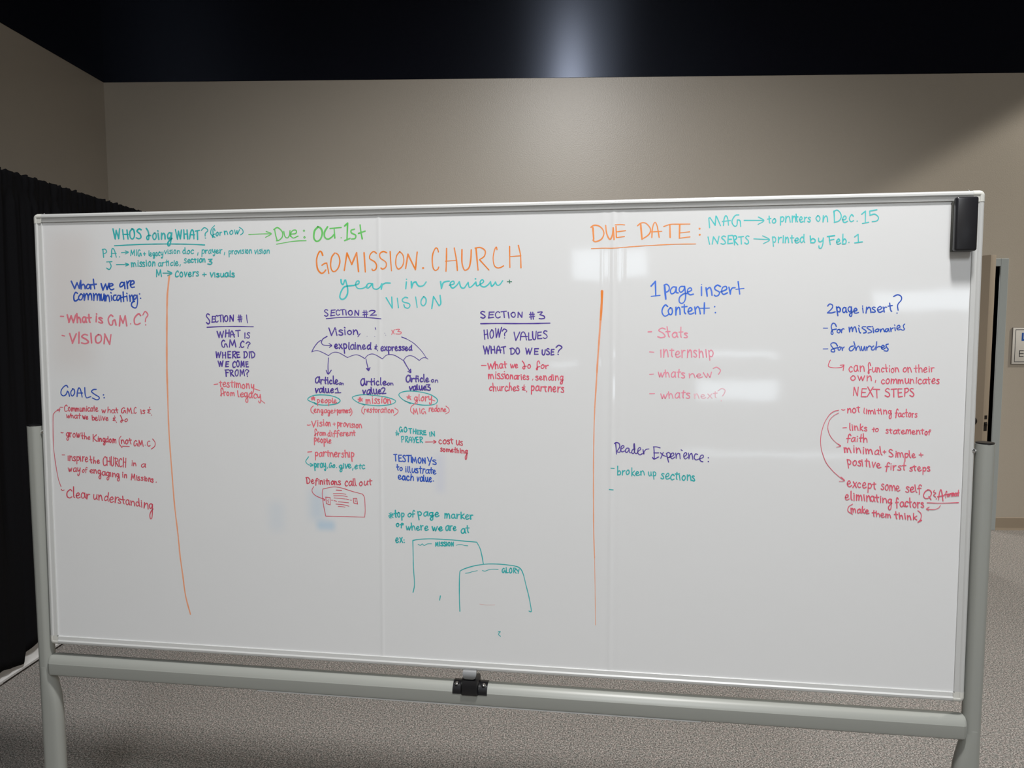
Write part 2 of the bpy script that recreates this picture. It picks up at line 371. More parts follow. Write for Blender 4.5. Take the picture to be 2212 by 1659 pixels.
# frame: four mitred extrusions
PR = [(0, -.018), (0, .0005), (.0018, .0045), (.005, .0066), (.0095, .0070), (.0115, .0060), (.0130, .0046), (.0190, .0036), (.0222, .0032), (.0228, .0026), (.0228, -.001), (.020, -.018)]
def frame_side(side):
    bm = bmesh.new(); secs = []
    for e in (-1, 1):
        s_ = []
        for s, wo in PR:
            if side == 't': p = (e*(OW-.0245), OH-s)
            if side == 'b': p = (e*(OW-.0245), -(OH-s))
            if side == 'l': p = (-(OW-s), e*(OH-.0245))
            if side == 'r': p = (OW-s, e*(OH-.0245))
            s_.append(uvw(p[0], p[1], wo))
        secs.append(s_)
    sweep(bm, secs)
    return new_obj('frame_rail', bm, M_fr, board, smooth=28)
for s in 'tblr': frame_side(s)
def corner(sx, sy):                          # plastic corner with a rounded outer edge
    bm = bmesh.new(); secs = []; L = .026; rad = .012
    path = [(0, L)] + [(rad - rad*math.cos(a), rad - rad*math.sin(a)) for a in [math.pi/2*k/8 for k in range(9)]] + [(L, 0)]
    nrm = [(1, 0)] + [(math.cos(a), math.sin(a)) for a in [math.pi/2*k/8 for k in range(9)]] + [(0, 1)]
    for (px, py), (nx, ny) in zip(path, nrm):
        sec = []
        for s, wo in [(0, -.019), (-.0006, .0005), (.0014, .0050), (.005, .0072), (.0098, .0076), (.0116, .0066)]:
            k = min(s, rad*.98) if 0 < nx < 1 else s
            sec.append(uvw(sx*(OW-(px+nx*k)), sy*(OH-(py+ny*k)), wo))
        secs.append(sec)
    sweep(bm, secs, closed_profile=False, caps=False)
    # flat inner square of the corner piece
    q = [(.0115, L), (.0115, .0115), (L, .0115), (L, .0232), (.0232, .0232), (.0232, L)]
    lo = [bm.verts.new(uvw(sx*(OW-a), sy*(OH-b_), .0060)) for a, b_ in q]
    bm.faces.new(lo)
    bmesh.ops.recalc_face_normals(bm, faces=bm.faces)
    return new_obj('corner_cap', bm, M_cap, board, smooth=35)
for sx in (-1, 1):
    for sy in (-1, 1): corner(sx, sy)
for u in (-1.19, 1.185):
    bm = bmesh.new(); bmesh.ops.create_uvsphere(bm, u_segments=12, v_segments=8, radius=.0022, matrix=Matrix.Translation(uvw(u, OH+.001, -.004)))
    new_obj('rivet', bm, M_chrome, board, smooth='all')

# ---- handwriting: ink strokes lying on the film
HW = [[0.00128616551, -3.80652385e-06, -1.29468523], [2.59333152e-05, -0.0012727944, 1.187546], [9.43974993e-05, -4.34658033e-05, 1]]      # photograph measure -> metres on the board face
def to_board(x, y):
    a = [r[0]*x + r[1]*y + r[2] for r in HW]
    return a[0]/a[2], a[1]/a[2]
GL = {}
def g(ch, wd, s): GL[ch] = (wd, s)
g('a', .8, "0.7,0.8 0.42,1 0.08,0.6 0.12,0.1 0.4,0 0.65,0.4 *0.72,0.95 *0.72,0.95 0.72,0.3 0.84,0.02")
g('b', .78, "*0.1,1.8 *0.12,0.02;0.12,0.55 0.42,1 0.72,0.6 0.58,0.08 0.12,0.06")
g('c', .7, "0.66,0.8 0.4,1 0.06,0.5 0.3,0 0.68,0.14")
g('d', .85, "0.68,0.75 0.4,1 0.06,0.5 0.28,0.02 0.66,0.35;*0.72,1.8 0.7,0.35 0.86,0.02")
g('e', .78, "0.06,0.42 0.45,0.5 0.62,0.75 0.4,1 0.08,0.6 0.15,0.12 0.42,0 0.78,0.2")
g('f', .68, "0.72,1.5 0.5,1.8 0.28,1.4 0.26,0.5 0.22,-0.3;0.02,0.8 0.62,0.86")
g('g', .78, "0.68,0.8 0.38,1 0.06,0.6 0.25,0.12 0.55,0.35 *0.7,0.95 *0.7,0.95 0.7,0.1 0.62,-0.65 0.34,-0.8 0.2,-0.5 0.45,-0.15 0.8,0.15")
g('h', .8, "*0.1,1.8 *0.12,0 *0.14,0.5 0.4,0.98 0.64,0.75 0.72,0.02")
g('i', .34, "*0.15,0.95 *0.18,0.02;*0.13,1.42 *0.17,1.34")
g('k', .74, "*0.1,1.8 *0.12,0;*0.66,1.05 *0.14,0.5 *0.72,0")
g('l', .34, "*0.14,1.8 0.14,0.3 0.32,0.02")
g('m', 1.2, "*0.08,1 *0.1,0 *0.13,0.55 0.34,0.98 0.52,0.75 *0.54,0.05 *0.57,0.55 0.82,0.98 1.02,0.75 1.12,0.02")
g('n', .82, "*0.08,1 *0.1,0 *0.13,0.55 0.42,0.98 0.65,0.75 0.76,0.02")
g('o', .78, "0.42,1 0.08,0.6 0.16,0.1 0.45,0 0.7,0.4 0.6,0.9 0.38,0.98")
g('p', .8, "*0.1,1 *0.15,-0.8;0.1,0.75 0.42,1 0.72,0.65 0.52,0.12 0.15,0.18")
g('r', .62, "*0.08,1 *0.12,0 *0.13,0.5 0.34,0.92 0.62,0.95")
g('s', .62, "0.56,0.9 0.3,1 0.1,0.78 0.46,0.45 0.54,0.14 0.3,0 0.02,0.1")
g('t', .62, "*0.3,1.75 0.31,0.3 0.42,0.02;*0.0,0.95 *0.64,1.02")
g('u', .84, "*0.08,1 0.1,0.3 0.34,0 0.62,0.35 *0.7,1 *0.7,1 0.72,0.3 0.84,0.02")
g('v', .74, "*0.05,1 *0.34,0.02 *0.7,1")
g('w', 1.1, "*0.05,1 0.28,0.04 0.34,0.04 *0.54,0.8 0.7,0.04 0.78,0.04 *1.06,1")
g('x', .72, "*0.06,1 *0.66,0;*0.62,1 *0.05,0")
g('y', .8, "*0.08,1 0.16,0.35 0.4,0.22 0.62,0.55 *0.7,1 *0.7,1 0.7,-0.1 0.55,-0.75 0.3,-0.75 0.24,-0.45")
g('A', .72, "*0.04,0 0.14,0.75 0.34,1 0.52,0.75 *0.66,0;*0.06,0.42 *0.72,0.44")
g('C', .66, "0.62,0.84 0.42,1 0.1,0.62 0.14,0.12 0.38,0 0.64,0.12")
g('D', .7, "*0.12,0.96 *0.14,0.02;0.02,0.95 0.42,0.97 0.68,0.55 0.48,0.1 0.12,0.0")
g('E', .62, "*0.6,0.98 *0.12,0.96 *0.12,0.02 *0.62,0.04;*0.12,0.52 *0.52,0.53")
g('F', .62, "*0.12,0.96 *0.13,0.0;*0.0,0.94 *0.62,1.0;*0.12,0.52 *0.5,0.55")
g('G', .76, "0.54,0.86 0.36,1 0.08,0.62 0.14,0.1 0.36,0.02 *0.5,0.42 *0.5,0.42 0.66,0.45 0.74,0.0")
g('H', .72, "*0.1,0.98 *0.12,0;*0.6,1 *0.63,0;*0.08,0.5 *0.66,0.52")
g('I', .22, "*0.1,0.98 *0.12,0")
g('J', .5, "0.4,0.98 0.42,0.2 0.2,0 0.04,0.15;*0.1,0.98 *0.6,1")
g('K', .7, "*0.1,1 *0.12,0;*0.62,1 *0.14,0.5 *0.68,0")
g('L', .5, "*0.1,1 0.12,0.08 0.18,0.02 *0.54,0.06")
g('M', .86, "*0.06,0 *0.14,1 *0.4,0.25 *0.66,1 *0.78,0")
g('N', .7, "*0.08,0 *0.12,0.98 *0.56,0.02 *0.62,1")
g('O', .7, "0.38,1 0.1,0.65 0.14,0.12 0.38,0 0.62,0.35 0.56,0.88 0.34,0.99")
g('P', .62, "*0.12,0.98 *0.14,0;0.04,0.94 0.42,0.98 0.58,0.72 0.4,0.48 0.13,0.44")
g('R', .66, "*0.12,0.98 *0.14,0;0.04,0.94 0.42,0.98 0.58,0.74 *0.2,0.46 *0.2,0.46 0.66,0.0")
g('S', .62, "0.58,0.9 0.34,1 0.12,0.76 0.46,0.46 0.56,0.16 0.32,0 0.04,0.1")
g('T', .66, "*0.0,0.95 *0.66,1.0;*0.33,0.97 *0.35,0")
g('U', .7, "*0.1,1 0.12,0.25 0.34,0 0.56,0.25 *0.62,1")
g('V', .66, "*0.05,1 *0.32,0 *0.62,1")
g('W', 1.0, "*0.05,1 *0.26,0 *0.48,0.85 *0.7,0 *0.95,1")
g('X', .66, "*0.06,1 *0.62,0;*0.6,1 *0.04,0")
g('Y', .64, "*0.06,1 *0.3,0.5;*0.6,1 *0.3,0.0")
g('1', .5, "*0.04,0.76 *0.28,1 *0.27,0.02;*0.02,0 *0.52,0.03")
g('2', .6, "0.04,0.78 0.3,1 0.52,0.75 *0.06,0.02 *0.06,0.02 0.56,0.05")
g('3', .55, "*0.06,0.97 *0.5,0.99 *0.22,0.6 *0.22,0.6 0.52,0.36 0.36,0.02 0.02,0.08")
g('?', .5, "0.04,0.78 0.26,1 0.5,0.78 0.3,0.5 0.26,0.26;*0.26,0.05 *0.28,0.03")
g('(', .36, "0.34,1 0.1,0.7 0.08,0.3 0.34,0")
g(')', .36, "0.04,1 0.28,0.7 0.28,0.3 0.02,0")
g('+', .9, "*0.45,0.95 *0.45,0.05;*0.05,0.5 *0.88,0.52")
g('#', .8, "*0.3,1 *0.24,0;*0.58,1 *0.54,0;*0.06,0.66 *0.76,0.72;*0.04,0.32 *0.72,0.38")
g('&', .5, "0.3,1 0.28,0.9;0.4,0.72 0.08,0.66 0.3,0.5 0.08,0.34 0.36,0.24;*0.48,0.06 *0.5,0.0")
g('\u03b4', .82, '0.2,1.8 0.42,1.35 0.52,0.7 0.4,0.06 0.16,0.0 0.08,0.3 0.34,0.56 0.84,0.62')
g('\u03c6', .78, '0.74,1.3 0.5,1.8 0.2,1.55 0.22,0.7 0.34,-0.2 0.16,-0.32 0.1,0.05 0.4,0.42 0.82,0.55')
CAPS = set('ACDEFGHIJKLMNOPRSTUVWXY123?()#&')
def catmull(p, n=6):
    if len(p) < 3: return list(p)
    out = []
    for i in range(len(p)-1):
        p0 = p[i-1] if i else (2*p[0][0]-p[1][0], 2*p[0][1]-p[1][1]); p1, p2 = p[i], p[i+1]
        p3 = p[i+2] if i+2 < len(p) else (2*p2[0]-p1[0], 2*p2[1]-p1[1])
        for k in range(n):
            t = k/n; t2 = t*t; t3 = t2*t
            out.append(tuple(.5*(2*p1[j] + (-p0[j]+p2[j])*t + (2*p0[j]-5*p1[j]+4*p2[j]-p3[j])*t2 + (-p0[j]+3*p1[j]-3*p2[j]+p3[j])*t3) for j in (0, 1)))
    out.append(p[-1]); return out
def parse(s):
    runs = []
    for st in s.split(';'):
        pts = []; cor = []
        for tok in st.split():
            c = tok[0] == '*'; a, b_ = tok.lstrip('*').split(','); q = (float(a), float(b_))
            if pts and abs(pts[-1][0]-q[0]) < 1e-9 and abs(pts[-1][1]-q[1]) < 1e-9: cor[-1] = cor[-1] or c; continue
            pts.append(q); cor.append(c)
        i = 0; run = []
        for k, (q, c) in enumerate(zip(pts, cor)):
            run.append(q)
            if c and 0 < k < len(pts)-1: runs.append(run); run = [q]
        runs.append(run)
    return [r for r in runs if len(r) > 1]
class Ink:
    def __init__(s): s.v = []; s.f = []; s.rnd = random.Random(7); s.lift = .00012
    def vert(s, x, y):
        u, v = to_board(x, y)
        s.v.append(uvw(u, v, film(u)+s.lift)); return len(s.v)-1
    def disk(s, x, y, r, n=12):
        c = [s.vert(x+r*math.cos(2*math.pi*i/n), y-r*math.sin(2*math.pi*i/n)) for i in range(n)]; s.f.append(c)
    def ribbon(s, pts, wd):                       # pts and width in photograph measure
        p = [pts[0]]
        for q in pts[1:]:
            l = math.hypot(q[0]-p[-1][0], q[1]-p[-1][1])
            if l <= .12: continue
            a = p[-1]; m = int(l/2.0)+1
            for i in range(1, m+1): p.append((a[0]+(q[0]-a[0])*i/m, a[1]+(q[1]-a[1])*i/m))
        if len(p) < 2: s.disk(p[0][0], p[0][1], wd/2); return
        s.lift += 2e-6; r0 = wd*.40; ph = s.rnd.uniform(0, 6.3); L = []; acc = 0
        tang = []
        for i in range(len(p)):
            a = p[max(0, i-1)]; b_ = p[min(len(p)-1, i+1)]; d = (b_[0]-a[0], b_[1]-a[1]); l = math.hypot(*d) or 1; tang.append((d[0]/l, d[1]/l))
        for i, (q, t) in enumerate(zip(p, tang)):
            if i: acc += math.hypot(q[0]-p[i-1][0], q[1]-p[i-1][1])
            r = r0*(1 + .10*math.sin(acc/9+ph))
            L.append((s.vert(q[0]+t[1]*r, q[1]-t[0]*r), s.vert(q[0]-t[1]*r, q[1]+t[0]*r)))
        for a, b_ in zip(L, L[1:]): s.f.append((a[0], a[1], b_[1], b_[0]))
        for q, t, r, e, sg in ((p[0], tang[0], r0*(1+.10*math.sin(ph)), L[0], -1), (p[-1], tang[-1], r0*(1+.10*math.sin(acc/9+ph)), L[-1], 1)):
            arc = []
            for i in range(1, 6):
                a = math.pi*i/6; c, d = math.cos(a)*r, math.sin(a)*r*sg
                arc.append(s.vert(q[0]+t[1]*c+t[0]*d, q[1]-t[0]*c+t[1]*d))
            poly = [e[0]] + arc + [e[1]]
            s.f.append(poly if sg < 0 else poly[::-1])
INK_RGB = dict(teal=(22, 162, 164), teal2=(62, 186, 188), orange=(226, 124, 40), orange2=(236, 134, 64), orange3=(224, 150, 112), green=(92, 186, 88), darkgreen=(24, 110, 84),
               blue=(24, 70, 168), blue2=(26, 76, 178), blue3=(50, 104, 208), purple=(72, 48, 146), red=(194, 64, 84), red2=(208, 78, 102),
               pink=(206, 108, 124), pink2=(218, 132, 152), pink3=(226, 178, 188), salmon=(214, 98, 112), faintred=(206, 170, 168))
def ink_mat(name):
    c = tuple(min(.9, v*1.22) for v in lin(INK_RGB[name])[:3]); m = mat('marker_ink_'+name, INK_RGB[name], rough=0.32, spec=0.4)
    nt = m.node_tree; b = nt.nodes['Principled BSDF']; tc = nt.nodes.new('ShaderNodeTexCoord')
    n = nt.nodes.new('ShaderNodeTexNoise'); n.inputs['Scale'].default_value = 55; n.inputs['Detail'].default_value = 3
    cr = nt.nodes.new('ShaderNodeValToRGB'); e = cr.color_ramp.elements
    e[0].position = .35; e[0].color = tuple(v*.95 for v in c[:3]) + (1,); e[1].position = .68; e[1].color = tuple(v*.88 + .07 for v in c[:3]) + (1,)
    nt.links.new(tc.outputs['Object'], n.inputs['Vector']); nt.links.new(n.outputs['Fac'], cr.inputs[0]); nt.links.new(cr.outputs[0], b.inputs['Base Color'])
    return m
INK_M = {k: ink_mat(k) for k in INK_RGB}
def word(ink, tx, sw, text, x0, x1, y0, y1, xh, cap, asc=None, desc=.8):
    asc = asc or xh*1.6
    pos = 0; items = []; gap = .16*xh
    for ch in text:
        wd = GL[ch][0]*(cap if ch in CAPS else xh)
        items.append((ch, pos, wd)); pos += wd + gap
    tot = pos-gap; k = (x1-x0)/tot
    for ch, px, wd in items:
        unit = cap if ch in CAPS else xh
        jy = ink.rnd.uniform(-.07, .07)*xh; sl = ink.rnd.uniform(-.13, .10); ks = ink.rnd.uniform(.88, 1.08); kw = ink.rnd.uniform(.88, 1.08)
        for run in parse(GL[ch][1]):
            pts = []
            for gx, gy in run:
                if ch in CAPS or ch == '+': yy = gy*(cap if ch != '+' else xh)
                elif gy > 1: yy = xh + (gy-1)/.8*(asc-xh)
                elif gy < 0: yy = gy/.8*desc*xh
                else: yy = gy*xh
                yy *= ks
                gx += ink.rnd.uniform(-.025, .025); yy += ink.rnd.uniform(-.03, .03)*unit
                X = x0 + (px + gx*unit*kw + sl*yy)*k; t = (X-x0)/(x1-x0)
                pts.append(tx((X, y0 + (y1-y0)*t - yy - jy)))
            ink.ribbon(catmull(pts), sw)
def write_board(data):
    cur = None; ox = oy = 0; sc = 1.0; ink = None; head = None
    def flush():
        if ink is None: return
        me = bpy.data.meshes.new('handwriting'); me.from_pydata(ink.v, [], ink.f); me.update()
        o = bpy.data.objects.new('handwriting', me); COL.objects.link(o); o.parent = surf; me.materials.append(INK_M[head[0]]); o['label'] = head[1]
    for line in data.strip().splitlines():
        if line[0] == '=':
            flush(); head = line[1:].split('|'); ink = Ink()
        elif line[0] == '@':
            ox, oy = (float(v) for v in line[1:].split(',')); sc = 1.0 if (ox, oy) == (0, 0) else 6.011
        else:
            tx = lambda q: (ox+q[0]/sc, oy+q[1]/sc)
            if line[0] == 'S':
                wd, rest = line[2:].split('|')
                for run in parse(rest): ink.ribbon(catmull([tx(q) for q in run]), float(wd)/sc)
            elif line[0] == 'D':
                r, rest = line[2:].split('|')
                for tok in rest.split(): a, b_ = tok.split(','); q = tx((float(a), float(b_))); ink.disk(q[0], q[1], float(r)/sc)
            elif line[0] == 'W':
                wd, text, nums = line[2:].split('|'); nums = [float(v) for v in nums.split()]
                word(ink, tx, float(wd)/sc, text, *nums)
    flush()

